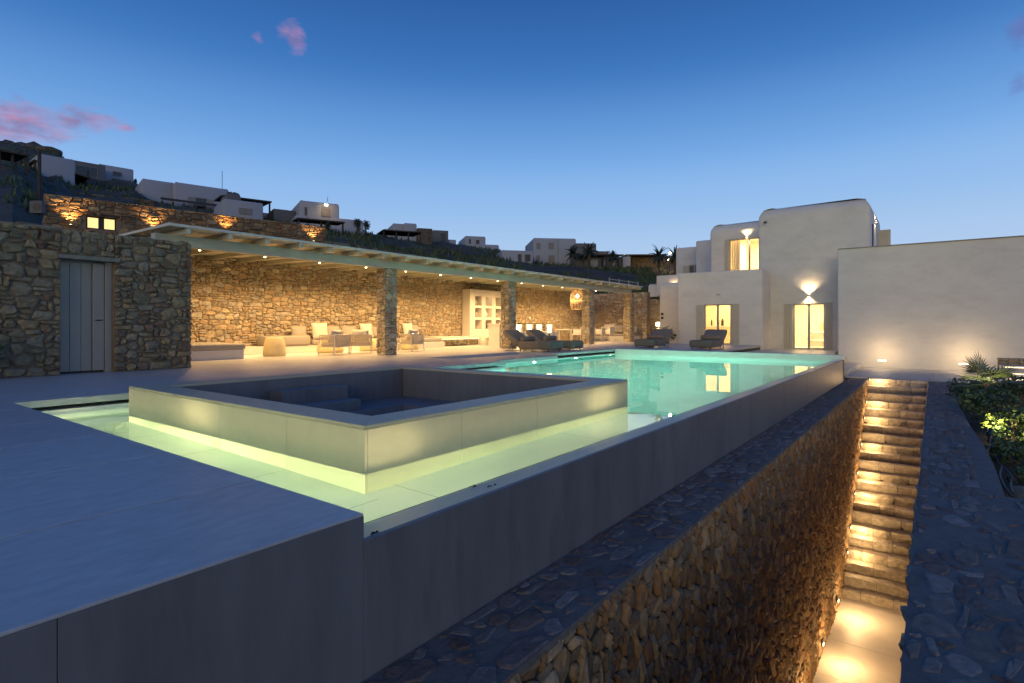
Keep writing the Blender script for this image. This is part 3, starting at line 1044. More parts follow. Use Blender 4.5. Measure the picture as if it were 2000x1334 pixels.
k = 0
x = 5.70
rafter_me = None
while x < 30.3:
    mb = MB()
    mb.hexa([(x - .05, 13.44, RZ0), (x + .05, 13.44, RZ0), (x + .05, 18.6, RZ0 + rz(18.6)), (x - .05, 18.6, RZ0 + rz(18.6)),
             (x - .05, 13.44, RZ1), (x + .05, 13.44, RZ1), (x + .05, 18.6, RZ1 + rz(18.6)), (x - .05, 18.6, RZ1 + rz(18.6))])
    if rafter_me is None:
        o = mb.build('rafter', M['wood'], PG, (x + 0, PG.location.y, 0), bevel=.003, seg=1)
        rafter_me = o.data
        o.location.x = x - PG.location.x
    else:
        o = bpy.data.objects.new('rafter', rafter_me); C.objects.link(o); o.parent = PG; o.location = (x - PG.location.x, 0, 0)
    k += 1
    x += .94
NB = 24
for s in range(NB):
    y0, y1 = 13.4 + (18.75 - 13.4) * s / NB, 13.4 + (18.75 - 13.4) * (s + 1) / NB
    mb = MB(); mb.hexa([(5.28, y0 + .002, RZ1 + rz(y0) + .001), (30.32, y0 + .002, RZ1 + rz(y0) + .001), (30.32, y1 - .002, RZ1 + rz(y1) + .001), (5.28, y1 - .002, RZ1 + rz(y1) + .001),
                        (5.28, y0 + .002, RZ1 + rz(y0) + .06), (30.32, y0 + .002, RZ1 + rz(y0) + .06), (30.32, y1 - .002, RZ1 + rz(y1) + .06), (5.28, y1 - .002, RZ1 + rz(y1) + .06)])
    mb.build('roof_board', M['roof'], PG, PG.location)

colinfo = [(11.87, 'first stone pergola column from the shed, beside the armchairs'), (18.41, 'second stone pergola column from the shed, in front of the white niche shelf'),
           (25.2, 'third stone pergola column from the shed, beside the rattan pendant lamp'), (30.02, 'last stone pergola column, at the far end by the house')]
for q, (x0, lab) in enumerate(colinfo):
    w = .5
    co = thing('stone_column', (x0 + w / 2, 14.25, 0), lab, 'column', 'stone columns carrying the pergola')
    mb = MB(); mb.box(x0 + .03, x0 + w - .03, 14.03, 14.47, 0, 2.788); mb.build('core', M['mortar'], co, co.location)
    cw = .10
    masonry(co, [dict(O=(x0 + w - .03, 14.03, 0), U=(-1, 0, 0), V=(0, 0, 1), N=(0, -1, 0), w=w - .06, h=2.785, cw=.11, ch=.09, proud=.035, gap=.004),
                 dict(O=(x0 + .03, 14.03, 0), U=(0, 1, 0), V=(0, 0, 1), N=(-1, 0, 0), w=.44, h=2.785, cw=.11, ch=.09, proud=.035, gap=.004),
                 dict(O=(x0 + .03, 14.47, 0), U=(1, 0, 0), V=(0, 0, 1), N=(0, 1, 0), w=w - .06, h=2.785, cw=.12, ch=.11, proud=.03, gap=.004),
                 dict(O=(x0 + w - .03, 14.47, 0), U=(0, -1, 0), V=(0, 0, 1), N=(1, 0, 0), w=.44, h=2.785, cw=.12, ch=.11, proud=.03, gap=.004)], ST_WALL if q else ST_WALL, 120, 31 + q)

bw = thing('stone_wall', (18, 18.5, 0), 'long amber lit rubble stone wall at the back of the pergola lounge', 'stone wall')
mb = MB(); mb.box(3.0, 33.5, 18.5, 18.95, -.1, 3.16); mb.box(5.0, 5.68, 15.6, 18.5, 0, 3.0); mb.build('core', M['mortar'], bw, bw.location)
masonry(bw, [dict(O=(33.0, 18.5, 0), U=(-1, 0, 0), V=(0, 0, 1), N=(0, -1, 0), w=27.3, h=3.17, cw=.098, ch=.076, proud=.038, gap=.006, jag=.4, inset=.74)], ST_WALL, 300, 41)
ew = thing('stone_wall', (33, 16.5, 0), 'short stone end wall of the pergola behind the corner sofa', 'stone wall')
mb = MB(); mb.box(33.0, 33.45, 14.3, 18.48, -.1, 3.05); mb.build('core', M['mortar'], ew, ew.location)
masonry(ew, [dict(O=(33.0, 18.45, 0), U=(0, -1, 0), V=(0, 0, 1), N=(-1, 0, 0), w=4.15, h=3.05, cw=.125, ch=.095, proud=.03, gap=.006)], ST_WALL, 300, 42)
gw = thing('stone_wall', (36, 15, 0), 'low stone garden wall under a hedge between pergola and house', 'stone wall')
mb = MB(); mb.box(36.0, 36.4, 11.0, 17.0, -.1, 2.72); mb.build('core', M['mortar'], gw, gw.location)
masonry(gw, [dict(O=(36.0, 17.0, 0), U=(0, -1, 0), V=(0, 0, 1), N=(-1, 0, 0), w=4.4, h=2.75, cw=.125, ch=.095, proud=.03, gap=.006)], ST_WALL, 250, 43)

# ------------------------------------------------------------------ house
def solid(x0, x1, y0, y1, z0, z1, bev=0.0, vb=0.03, seg=5):
    bm = bmesh.new()
    vs_ = [bm.verts.new(p) for p in ((x0, y0, z0), (x1, y0, z0), (x1, y1, z0), (x0, y1, z0), (x0, y0, z1), (x1, y0, z1), (x1, y1, z1), (x0, y1, z1))]
    for a in ((3, 2, 1, 0), (4, 5, 6, 7), (0, 1, 5, 4), (1, 2, 6, 5), (2, 3, 7, 6), (3, 0, 4, 7)):
        bm.faces.new([vs_[k] for k in a])
    bm.edges.ensure_lookup_table()
    if vb:
        ed = [e for e in bm.edges if abs(e.verts[0].co.z - e.verts[1].co.z) > .1]
        bmesh.ops.bevel(bm, geom=ed, offset=vb, segments=3, affect='EDGES', profile=.5)
    if bev:
        ed = [e for e in bm.edges if all(abs(v.co.z - z1) < 1e-4 for v in e.verts)]
        bmesh.ops.bevel(bm, geom=ed, offset=bev, segments=seg, affect='EDGES', profile=.5)
    bmesh.ops.recalc_face_normals(bm, faces=bm.faces)
    return bm


def cut(bm, cutters, name, mats, parent, smooth=True):
    me = bpy.data.meshes.new(name)
    bm.to_mesh(me); bm.free()
    for q in mats: me.materials.append(q)
    o = bpy.data.objects.new(name, me)
    C.objects.link(o)
    tmp = []
    for (x0, x1, y0, y1, z0, z1, mi) in cutters:
        c = MB(); c.box(x0, x1, y0, y1, z0, z1)
        co = c.build('cutter', mats)
        for p in co.data.polygons: p.material_index = mi
        md = o.modifiers.new('b', 'BOOLEAN'); md.operation = 'DIFFERENCE'; md.solver = 'EXACT'; md.object = co
        tmp.append(co)
    if tmp:
        dg = bpy.context.evaluated_depsgraph_get()
        new = bpy.data.meshes.new_from_object(o.evaluated_get(dg))
        o.modifiers.clear()
        o.data = new
        new.name = name
        for t in tmp:
            md = t.data; bpy.data.objects.remove(t); bpy.data.meshes.remove(md)
    off = parent.location
    o.data.transform(Matrix.Translation(-off))
    o.parent = parent
    if smooth:
        o.data.polygons.foreach_set('use_smooth', [True] * len(o.data.polygons))
        o.data.set_sharp_from_angle(angle=math.radians(40))
    return o


def shutter(x, y0, y1, z0, z1, parent, thick=.045, n=3):
    sh = thing('shutter', (0, 0, 0), None, None)
    sh.parent = parent
    ww = (y1 - y0) / n
    for k in range(n):
        mb = MB(); mb.cbox(x - thick, x - .006, y0 + k * ww + .004, y0 + (k + 1) * ww - .004, z0, z1, .003)
        mb.build('board', M['shutter'], sh, parent.location)
    return sh


def glazed(x, y0, y1, z0, z1, parent, name='glass_door', fw=.06, handle=True, n=2):
    """two-leaf glazed door or window set in an opening of a wall whose face is at x"""
    d = thing(name, (0, 0, 0), None, None)
    d.parent = parent
    off = parent.location
    mb = MB()
    mb.box(x + .05, x + .13, y0, y0 + fw, z0, z1); mb.box(x + .05, x + .13, y1 - fw, y1, z0, z1); mb.box(x + .05, x + .13, y0 + fw, y1 - fw, z1 - fw, z1); mb.box(x + .05, x + .13, y0 + fw, y1 - fw, z0, z0 + fw * .8)
    for k in range(1, n):
        ym = y0 + (y1 - y0) * k / n
        mb.box(x + .045, x + .125, ym - fw * .8, ym + fw * .8, z0 + fw * .8, z1 - fw)
    mb.build('frame', M['frame'], d, off)
    for k in range(n):
        a0, a1 = y0 + fw + (y1 - y0 - 2 * fw) * k / n, y0 + fw + (y1 - y0 - 2 * fw) * (k + 1) / n
        mb = MB(); mb.box(x + .085, x + .092, a0, a1, z0 + fw * .8, z1 - fw); mb.build('pane', M['glass'], d, off)
    if handle:
        ym = (y0 + y1) / 2
        mb = MB(); mb.tube([(x + .045, ym + .0, z0 + 1.02), (x + .0, ym + .0, z0 + 1.02), (x + .0, ym - .11, z0 + 1.02)], .01, 6); mb.build('handle', M['metal'], d, off)
    return d


def sconce(name, x, y, z, label, pw_up, pw_dn, n=(-1, 0), col=SOFT):
    s = thing(name, (x, y, z), label, 'wall light', 'up and down wall lights on the house')
    mb = MB()
    if n[0]:
        mb.box(n[0] * .09, 0, -.06, .06, -.045, .045)
    else:
        mb.box(-.06, .06, n[1] * .09, 0, -.045, .045)
    mb.build('body', M['white2'], s, bevel=.01, seg=2)
    mb = MB()
    for zz in (.046, -.05):
        if n[0]: mb.box(n[0] * .08, n[0] * .02, -.05, .05, zz, zz + .003)
        else: mb.box(-.05, .05, n[1] * .08, n[1] * .02, zz, zz + .003)
    mb.build('diffuser', M['lamp'], s)
    dx, dy = n[0] * .075, n[1] * .075
    light('sconce_up', 'SPOT', (dx, dy, .07), pw_up, col, (0, 0, 1), .035, 125, .85, s)
    light('sconce_down', 'SPOT', (dx, dy, -.07), pw_dn, col, (0, 0, -1), .035, 125, .85, s)
    return s


HO = thing('villa', (29, 7, 0), 'white cubic villa with rounded parapets, lit glass doors and taupe shutters', 'house')
# tower with the ground floor glass door
TXF = 30.2
td = (5.33 - 1.24, 5.33, -.2, 2.02)
def yrow(u, X):
    rho = (u - 1000) / F
    return X * (ST - rho * CT) / (CT + rho * ST)
ty0, ty1 = yrow(1611, TXF), yrow(1549, TXF)
tz0, tz1 = -.18, 2.02
cut(solid(TXF, 36, 2.3, 7.13, -1.0, 6.87, .58, .16), [(TXF + .3, 34.5, 2.9, 6.9, tz0, 2.55, 1), (TXF - .1, TXF + .35, ty0, ty1, tz0, tz1, 0)], 'tower', [M['white'], M['inner']], HO)
glazed(TXF, ty0, ty1, tz0, tz1, HO)
shutter(TXF, yrow(1549, TXF) + .03, yrow(1531, TXF), tz0 + .02, tz1 + .0, HO, n=3)
shutter(TXF, yrow(1626, TXF), ty0 - .02, tz0 + .02, tz1 + .02, HO, n=3)
mb = MB(); mb.cbox(TXF - .28, TXF - .002, ty0 - .9, ty1 + .5, -.199, -.185, .003); mb.build('door_sill', M['tile'], HO, HO.location)
# kitchen block
KX = 28.6
ky0, ky1 = yrow(1428, KX), yrow(1375, KX)
kz1 = 2.02
cut(solid(KX, 33.0, 6.54, 10.7, -.5, 3.68, .05, .07, 3), [(KX + .3, 32.5, 6.9, 10.4, .03, 2.7, 1), (KX - .1, KX + .35, ky0, ky1, .03, kz1, 0)], 'kitchen_block', [M['white'], M['inner']], HO)
glazed(KX, ky0, ky1, .03, kz1, HO)
shutter(KX, ky1 + .02, yrow(1360, KX), .05, kz1 - .03, HO, n=3)
shutter(KX, yrow(1444, KX), ky0 - .02, .05, kz1 - .0, HO, n=3)
# upper room
UX = 33.0
uy1 = yrow(1424, UX)
uz0, uz1 = 3.75, 5.85
cut(solid(UX, 38, 6.0, 10.43, 3.0, 6.82, .52, .14), [(UX + .3, 37, 6.6, 10.0, 3.7, 6.2, 1), (UX - .1, UX + .35, 7.16, uy1, uz0, uz1, 0)], 'upper_room', [M['white'], M['inner']], HO)
glazed(UX, 7.16, uy1, uz0, uz1, HO, n=2)
shutter(UX, uy1 + .02, yrow(1415, UX), uz0, uz1 - .02, HO, n=3)
# side blocks at the back left
cut(solid(36.0, 40, 9.2, yrow(1359, 36.0), 3.0, 6.42, .12, .06, 3), [], 'back_block', [M['white'], M['inner']], HO)
bx = 38.0
by0, by1 = yrow(1359, bx), yrow(1345, bx)
cut(solid(bx, 42, 9.0, yrow(1320, bx), 2.5, 6.35, .12, .06, 3), [(bx + .25, 41, 9.4, yrow(1328, bx), 3.0, 5.5, 1), (bx - .1, bx + .3, by0 - .3, by1, 3.2, 5.1, 0)], 'back_block', [M['white'], M['inner']], HO)
glazed(bx, by0 - .3, by1, 3.2, 5.1, HO, 'window', handle=False)
shutter(bx, by1 + .02, yrow(1334, bx), 3.2, 5.08, HO, n=2)
cut(solid(31.0, 35.5, 10.72, yrow(1288, 31.0), -.3, 3.42, .22, .08), [], 'side_wing', [M['white']], HO)
cut(solid(34.6, 36.5, 10.8, yrow(1282, 34.6), 2.9, 4.18, .03, .05, 2), [], 'parapet', [M['white']], HO)
cut(solid(35.6, 37.0, yrow(1282, 35.6) - .1, yrow(1266, 35.6), 2.9, 3.75, .2, .05, 3), [], 'parapet', [M['white']], HO)
# far right side of the tower: tall window with shutters seen edge on
mb = MB(); mb.cbox(31.0, 31.42, 2.255, 2.297, 3.0, 5.7, .004); mb.build('shutter', M['metal'], HO, HO.location)
mb = MB(); mb.cbox(34.3, 34.36, 1.75, 2.28, 3.4, 5.85, .004); mb.build('shutter', M['shutter'], HO, HO.location)
# lintel ledges, wall plates
mb = MB(); mb.cbox(UX - .05, UX - .002, 7.135, uy1 + .2, uz1 + .02, uz1 + .09, .005); mb.build('ledge', M['white2'], HO, HO.location)
mb = MB()
for zz in (1.55, 1.33):
    mb.cbox(30.975, 30.998, yrow(1296, 31), yrow(1291, 31), zz, zz + .13, .004)
mb.build('vent_plate', M['metal'], HO, HO.location)

# kitchen interior
kin = thing('kitchen_counter', (30.6, 8.4, .03), 'pale kitchen counter with jars seen through the glass door behind the lounger', 'kitchen counter')
mb = MB(); mb.cbox(30.5, 31.1, 7.0, 10.3, .03, .90, .005); mb.build('cabinet', mat('cabinet_wood', (.55, .42, .25), .5), kin, kin.location)
mb = MB(); mb.cbox(30.47, 31.12, 6.98, 10.32, .902, .94, .004); mb.build('worktop', M['white2'], kin, kin.location)
mb = MB(); mb.cbox(31.3, 31.65, 8.2, 10.3, 1.55, 2.1, .005); mb.cbox(31.14, 31.2, 6.98, 10.32, .03, 2.6, .003); mb.build('wall_unit', mat('unit_wood', (.60, .48, .30), .5), kin, kin.location)
for (uu, rr, hh, mm) in ((1390, .045, .28, 'metal'), (1400, .10, .26, 'white2'), (1411, .075, .34, 'metal')):
    yy = yrow(uu, 30.7)
    c_ = thing('canister', (30.7, yy, .942), {1390: 'thin dark bottle on the kitchen worktop', 1400: 'white rounded kettle on the kitchen worktop', 1411: 'dark coffee canister on the kitchen worktop'}[uu], 'canister')
    mb = MB(); mb.lathe([(rr * .9, 0), (rr, .02), (rr, hh * .7), (rr * .6, hh * .9), (rr * .55, hh)], 0, 0, 14); mb.build('body', M[mm], c_, smooth=True)
    mb = MB(); mb.lathe([(rr * .62, hh + .001), (rr * .62, hh + .03), (rr * .2, hh + .045)], 0, 0, 12); mb.build('lid', M[mm], c_, smooth=True)
# bedroom interior of the tower
bed = thing('armchair', (32.2, yrow(1598, 32.2), tz0), 'white rounded armchair inside the room behind the glass door', 'armchair')
mb = MB(); mb.cbox(-.35, .35, -.38, .38, .08, .42, .06); mb.build('seat', M['cream'], bed, bevel=.02)
mb = MB(); mb.cbox(.2, .42, -.42, .42, .08, .85, .06); mb.cbox(-.3, .2, -.45, -.33, .08, .62, .04); mb.cbox(-.3, .2, .33, .45, .08, .62, .04); mb.build('backrest', M['cream'], bed, bevel=.02)
mb = MB(); mb.cbox(34.3, 34.44, 2.95, 4.9, tz0 + .001, 1.1, .01)
o = mb.build('headboard', mat('headboard_cloth', (.55, .45, .28), .9)); tag(o, 'tall ochre headboard at the back of the tower room', 'headboard')
def curtain(x, y0, y1, z0, z1, label):
    mb = MB()
    n = max(8, int((y1 - y0) / .035))
    pts_ = [(x + .035 * math.sin(k * 1.9) + .012 * math.sin(k * .7), y0 + (y1 - y0) * k / n) for k in range(n + 1)]
    for (a0, b0), (a1, b1) in zip(pts_, pts_[1:]):
        mb.face([(a0, b0, z0), (a1, b1, z0), (a1, b1, z1), (a0, b0, z1)])
        mb.face([(a0 + .004, b0, z1), (a1 + .004, b1, z1), (a1 + .004, b1, z0), (a0 + .004, b0, z0)])
    o_ = mb.build('curtain', M['inner'], smooth=True)
    return tag(o_, label, 'curtain', 'curtains in the villa windows')


curtain(UX + .55, uy1 - .45, uy1 + .1, uz0, uz1 + .1, 'pale gathered curtain at the left of the upper window')
mb = MB(); mb.cbox(36.2, 36.29, 7.2, 8.2, 3.72, 5.75, .01)
tag(mb.build('inner_door', M['white2']), 'white interior door at the back of the upper room', 'door')
light('kitchen_light', 'AREA', (30.0, 8.4, 2.68), 190, SOFT, (0, 0, -1), sx=1.0, sy=2.4)
light('tower_light', 'AREA', (32.2, 4.8, 2.5), 240, (1.0, .72, .38), (0, 0, -1), sx=1.8, sy=2.4)
light('upper_light', 'AREA', (34.6, 8.4, 6.1), 420, (1.0, .66, .30), (0, 0, -1), sx=1.6, sy=2.0)
light('back_room_light', 'AREA', (39.3, 10.6, 5.4), 60, AMBER, (0, 0, -1), sx=1.0, sy=1.0)
sconce('wall_light', TXF, yrow(1580, TXF), H + (HZ - 577) / F * (TXF / (CT + .531 * ST)), 'lit wall light above the tall glass door', 190, 80)
sconce('wall_light', UX, yrow(1459, UX), H + (HZ - 463) / F * (UX / (CT + .42 * ST)), 'lit wall light above the upper floor window', 120, 50)
sconce('wall_light', 32.6, 2.3, 6.05, 'lit wall light round the corner on the tower side', 40, 20, n=(0, -1))
s_ = thing('wall_lamp', (KX, yrow(1402, KX), 2.50), 'unlit grey wall lamp over the kitchen door', 'wall light')
mb = MB(); mb.cbox(-.07, 0, -.13, .13, -.06, .06, .012); mb.build('body', M['white2'], s_)
mb = MB(); mb.cbox(-.075, -.0705, -.10, .02, -.04, .04, .001); mb.build('cover', M['frame'], s_)
s_ = thing('security_camera', (TXF, yrow(1497, TXF), 6.15), 'small white security camera high on the tower', 'camera')
mb = MB(); mb.tube([(0, 0, 0), (-.12, 0, .03), (-.16, 0, 0)], .03, 8); mb.build('bracket', M['white2'], s_)
mb = MB(); mb.tube([(-.12, 0, -.01), (-.34, .02, -.06)], .055, 10); mb.build('body', M['metal'], s_, smooth=False)
light('parapet_light', 'SPOT', (34.45, yrow(1316, 34.5), 3.5), 16, SOFT, (.15, 0, 1), .02, 120, .5)

AN = thing('annex', (27.7, 0, -.8), 'large plain white rendered wall of the annex beside the path', 'house')
cut(solid(27.7, 40.0, -14, yrow(1636, 27.7), -2.0, 4.27, .02, .05, 2), [], 'wall', [M['white']], AN)
mb = MB(); mb.cbox(27.66, 27.698, -14, yrow(1636, 27.7) - .01, 4.225, 4.255, .003); mb.build('drip_edge', M['slate'], AN, AN.location)
for uu, vv, lab in ((1723, 704, 'recessed wall light low on the white annex wall, nearest the pool'), (1882, 711, 'recessed wall light low on the white annex wall, beside the fan palm')):
    yy = yrow(uu, 27.7)
    dd = 27.7 / (CT + (uu - 1000) / F * ST)
    zz = H - (vv - HZ) / F * dd
    b_ = thing('brick_light', (27.7, yy, zz), lab, 'wall light', 'brick lights along the annex wall')
    mb = MB(); mb.cbox(-.03, .02, -.17, .17, -.05, .05, .008); mb.build('housing', M['white2'], b_)
    mb = MB(); mb.cbox(-.036, -.0305, -.15, .15, -.032, .032, .002); mb.build('diffuser', M['brick'], b_)
    light('brick_light_spill', 'POINT', (-.8, 0, .34), 27, SOFT, size=.25, parent=b_)
pl = thing('stone_pier', (26, -2.4, -.8), 'low stone wall at the right edge with lit steps in front', 'stone wall')
mb = MB(); mb.box(26.0, 26.5, -4.2, yrow(1948, 26) - .03, -.8, -.2); mb.build('core', M['mortar'], pl, pl.location)
masonry(pl, [dict(O=(26.0, yrow(1948, 26) - .03, -.8), U=(0, -1, 0), V=(0, 0, 1), N=(-1, 0, 0), w=2.2, h=.62, cw=.13, ch=.09, proud=.03, gap=.006)], ST_WALL, 120, 51)
gs = thing('garden_steps', (25, -2.6, -.8), 'pale garden steps with glowing strips under their nosings', 'steps')
for k, (x0, z1) in enumerate(((25.3, -.42), (24.6, -.60))):
    mb = MB(); mb.cbox(x0, 26.0 - .001 if k == 0 else 25.299, -4.2, yrow(1955, 25.4), -.8, z1, .004); mb.build('step', M['tile'], gs, gs.location)
    mb = MB(); mb.box(x0 - .012, x0 - .001, -3.6, yrow(1960, 25.4), z1 - .05, z1 - .03); mb.build('led_strip', M['led'], gs, gs.location)
light('garden_step_light', 'AREA', (24.5, -2.5, -.66), 8, SOFT, (-1, 0, -.3), sx=1.2, sy=.04)
# ------------------------------------------------------------------ terrace lamps
k = 0
lab_pos = ['nearest the shed', 'second from the shed', 'third from the shed', 'fourth from the shed', 'fifth from the shed', 'sixth from the shed', 'seventh from the shed', 'eighth from the shed', 'ninth from the shed', 'tenth from the shed', 'eleventh from the shed', 'twelfth from the shed', 'last before the far end']
proto = None
for k in range(13):
    x = 7.11 + 1.88 * k
    lab = 'small round downlight under the pergola roof, ' + lab_pos[k]
    if proto is None:
        proto = thing('ceiling_light', (x, 16.1, RZ1 + rz(16.1)), lab, 'ceiling light', 'downlights under the pergola roof')
        mb = MB(); mb.lathe([(.034, -.155), (.04, -.15), (.04, 0)], 0, 0, 12); mb.build('housing', M['white2'], proto)
        mb = MB(); mb.lathe([(.026, -.165), (.026, -.1555)], 0, 0, 12); mb.build('lens', M['spot'], proto)
        q = proto
    else:
        q = dup(proto, (x, 16.1, RZ1 + rz(16.1)), 0, lab)
    if k != 4 and k != 9:
        pass
    light('downlight', 'SPOT', (0, 0, -.185), 190, WARM, (0, .10, -1), .03, 150, .6, q)

pnd = thing('pendant_lamp', (27.0, 15.8, 1.84), 'tall rattan basket pendant lamp glowing over the dining table', 'pendant lamp')
mb = MB()
prof = [(.10, 1.14), (.27, 1.05), (.38, .85), (.40, .55), (.38, .5), (.36, .25), (.33, .0)]
for a in range(26):
    w = 2 * math.pi * a / 26
    mb.tube([(r * math.cos(w + (.10 if 4 < i and a % 2 else 0)), r * math.sin(w + (.10 if 4 < i and a % 2 else 0)), z) for i, (r, z) in enumerate(prof)], .009, 5)
mb.build('weave', M['rattan'], pnd)
for r, z in ((.39, .52), (.33, .01), (.27, 1.05)):
    mb = MB(); mb.tube([(r * math.cos(a / 24 * 6.2832), r * math.sin(a / 24 * 6.2832), z) for a in range(25)], .016, 6, cap=False); mb.build('hoop', M['rattan'], pnd)
mb = MB(); mb.lathe([(.03, .66), (.06, .70), (.065, .76), (.03, .83)], 0, 0, 12); mb.build('bulb', M['spot'], pnd, smooth=True)
mb = MB(); mb.tube([(0, 0, .83), (0, 0, 1.2)], .008, 6); mb.build('cord', M['metal'], pnd)
light('pendant_glow', 'POINT', (0, 0, .60), 60, WARM, size=.06, parent=pnd)

# ------------------------------------------------------------------ built-in benches and lounge furniture
def cushion(w, d, h, puff=.5, n=6, seed=0):
    """soft pillow lying in x/y, thickness in z; origin at base"""
    mb = MB()
    idx = {}
    rg = random.Random(seed)
    for side in (0, 1):
        for i in range(n + 1):
            for j in range(n + 1):
                a, b = 2 * i / n - 1, 2 * j / n - 1
                e = (1 - abs(a) ** 3.2) * (1 - abs(b) ** 3.2)
                t = h / 2 * (.18 + .82 * max(0, e) ** .45) + (rg.uniform(-.006, .006) if e > .1 else 0)
                pin = 1 - .05 * (1 - max(0, e)) * (1 - min(abs(a), abs(b)))
                idx[side, i, j] = len(mb.v)
                mb.v.append((a * w / 2 * pin, b * d / 2 * pin, h / 2 + (t if side else -t)))
    for i in range(n):
        for j in range(n):
            mb.f.append((idx[1, i, j], idx[1, i + 1, j], idx[1, i + 1, j + 1], idx[1, i, j + 1]))
            mb.f.append((idx[0, i, j + 1], idx[0, i + 1, j + 1], idx[0, i + 1, j], idx[0, i, j]))
    for i in range(n):
        mb.f.append((idx[0, i, 0], idx[0, i + 1, 0], idx[1, i + 1, 0], idx[1, i, 0]))
        mb.f.append((idx[1, i, n], idx[1, i + 1, n], idx[0, i + 1, n], idx[0, i, n]))
        mb.f.append((idx[0, 0, i + 1], idx[0, 0, i], idx[1, 0, i], idx[1, 0, i + 1]))
        mb.f.append((idx[0, n, i], idx[0, n, i + 1], idx[1, n, i + 1], idx[1, n, i]))
    mb.m = [0] * len(mb.f)
    return mb


def pillow(name, loc, w, h, t, rot, m, label, group, seed, cat='cushion'):
    o = cushion(w, h, t, seed=seed).build(name, m, smooth=True)
    tag(o, label, cat, group)
    o.location = loc
    o.rotation_euler = rot
    return o


def slab_cushion(name, x0, x1, y0, y1, z0, z1, m, label, cat='cushion', group=None, bev=.05):
    off = Vector(((x0 + x1) / 2, (y0 + y1) / 2, z0))
    mb = MB(); mb.box(x0, x1, y0, y1, z0, z1)
    o = mb.build(name, m, None, off, smooth=True, bevel=bev, seg=3)
    o.location = off
    return tag(o, label, cat, group)


BF = 17.75                                      # bench front
pb = thing('bench', (12, 18, 0), 'long built-in white plinth bench under the stone back wall', 'bench')
mb = MB(); mb.cbox(8.3, 15.6, BF, 18.46, 0, .26, .012); mb.build('plinth', M['white2'], pb, pb.location)
mb = MB(); mb.cbox(14.0, 17.6, 16.9, BF - .002, 0, .26, .012); mb.build('plinth', M['white2'], pb, pb.location)
db = thing('daybed', (7.0, 16.6, 0), 'white built-in daybed with thick taupe mattress beside the shed wall', 'daybed')
mb = MB(); mb.cbox(5.72, 8.2, 15.8, 18.45, 0, .27, .012); mb.build('plinth', M['white2'], db, db.location)
mb = MB(); mb.box(5.74, 8.24, 15.76, 18.4, .275, .44); mb.build('mattress', M['cush'], db, db.location, smooth=True, bevel=.05, seg=3)
slab_cushion('bolster', 5.75, 6.9, 17.3, 17.75, .445, .72, M['cush'], 'low taupe back bolster lying on the daybed', bev=.06)

slab_cushion('seat_cushion', 12.6 - .9, 16.5, 17.72, 18.42, .262, .44, M['cush'], 'long taupe seat pad of the wall bench behind the armchairs', 'seat cushion', bev=.04)
slab_cushion('seat_cushion', 9.9, 11.6, 17.70, 18.3, .262, .60, M['cush'], 'thick taupe block cushion at the near end of the wall bench', 'seat cushion', bev=.06)
slab_cushion('seat_cushion', 15.2, 17.5, 16.95, 17.68, .262, .42, M['cush'], 'flat taupe pad on the low plinth right of the first column', 'seat cushion', bev=.05)
pil = [(11.45, .62, .5, 'cush', 'low taupe back cushion at the near end of the bench'), (12.15, .62, .62, 'cream', 'large pale square pillow behind the first armchair'),
       (12.85, .66, .5, 'cush', 'low taupe back cushion just right of the large pale pillow'), (13.6, .66, .5, 'cush', 'taupe back cushion in the middle of the bench'),
       (14.25, .58, .6, 'cream', 'pale square pillow behind the second armchair'), (14.95, .62, .48, 'cush', 'taupe back cushion right of the second pale pillow'),
       (15.55, .45, .5, 'cream', 'small pale pillow next to the first column'), (17.0, .55, .55, 'cush', 'taupe cushion leaning on the wall right of the first column'), (16.45, .5, .62, 'cream', 'pale pillow half hidden behind the first column')]
for q, (x, w, h, mm, lab) in enumerate(pil):
    zb = .44
    y = 18.28 if mm == 'cush' else 18.05
    pillow('throw_pillow', (x, y, zb + h / 2 - .02), w, h, .18, (math.radians(76), 0, R.uniform(-.1, .1)), M[mm], lab, 'pillows along the lounge bench', q)


def drum(x, y, r, h, label):
    o = thing('drum_table', (x, y, 0), label, 'side table', 'straw coloured drum tables')
    mb = MB(); mb.lathe([(r * .93, 0), (r, .05), (r * 1.0, h * .25), (r * .93, h * .6), (r * .78, h * .95), (r * .74, h)], 0, 0, 28); mb.build('body', M['drum'], o, smooth=True)
    mb = MB(); mb.lathe([(r * .74, h + .001), (r * .73, h + .015), (.01, h + .018)], 0, 0, 28); mb.build('top', M['drum'], o)
    return o


drum(9.5, 16.45, .34, .57, 'tall straw coloured drum table standing alone near the daybed')
drum(11.9, 17.0, .46, .42, 'wide low straw drum table behind the first armchair')
drum(13.6, 17.0, .34, .45, 'small straw drum table behind the second armchair')
drum(15.3, 16.6, .34, .5, 'straw drum table half hidden behind the first column')


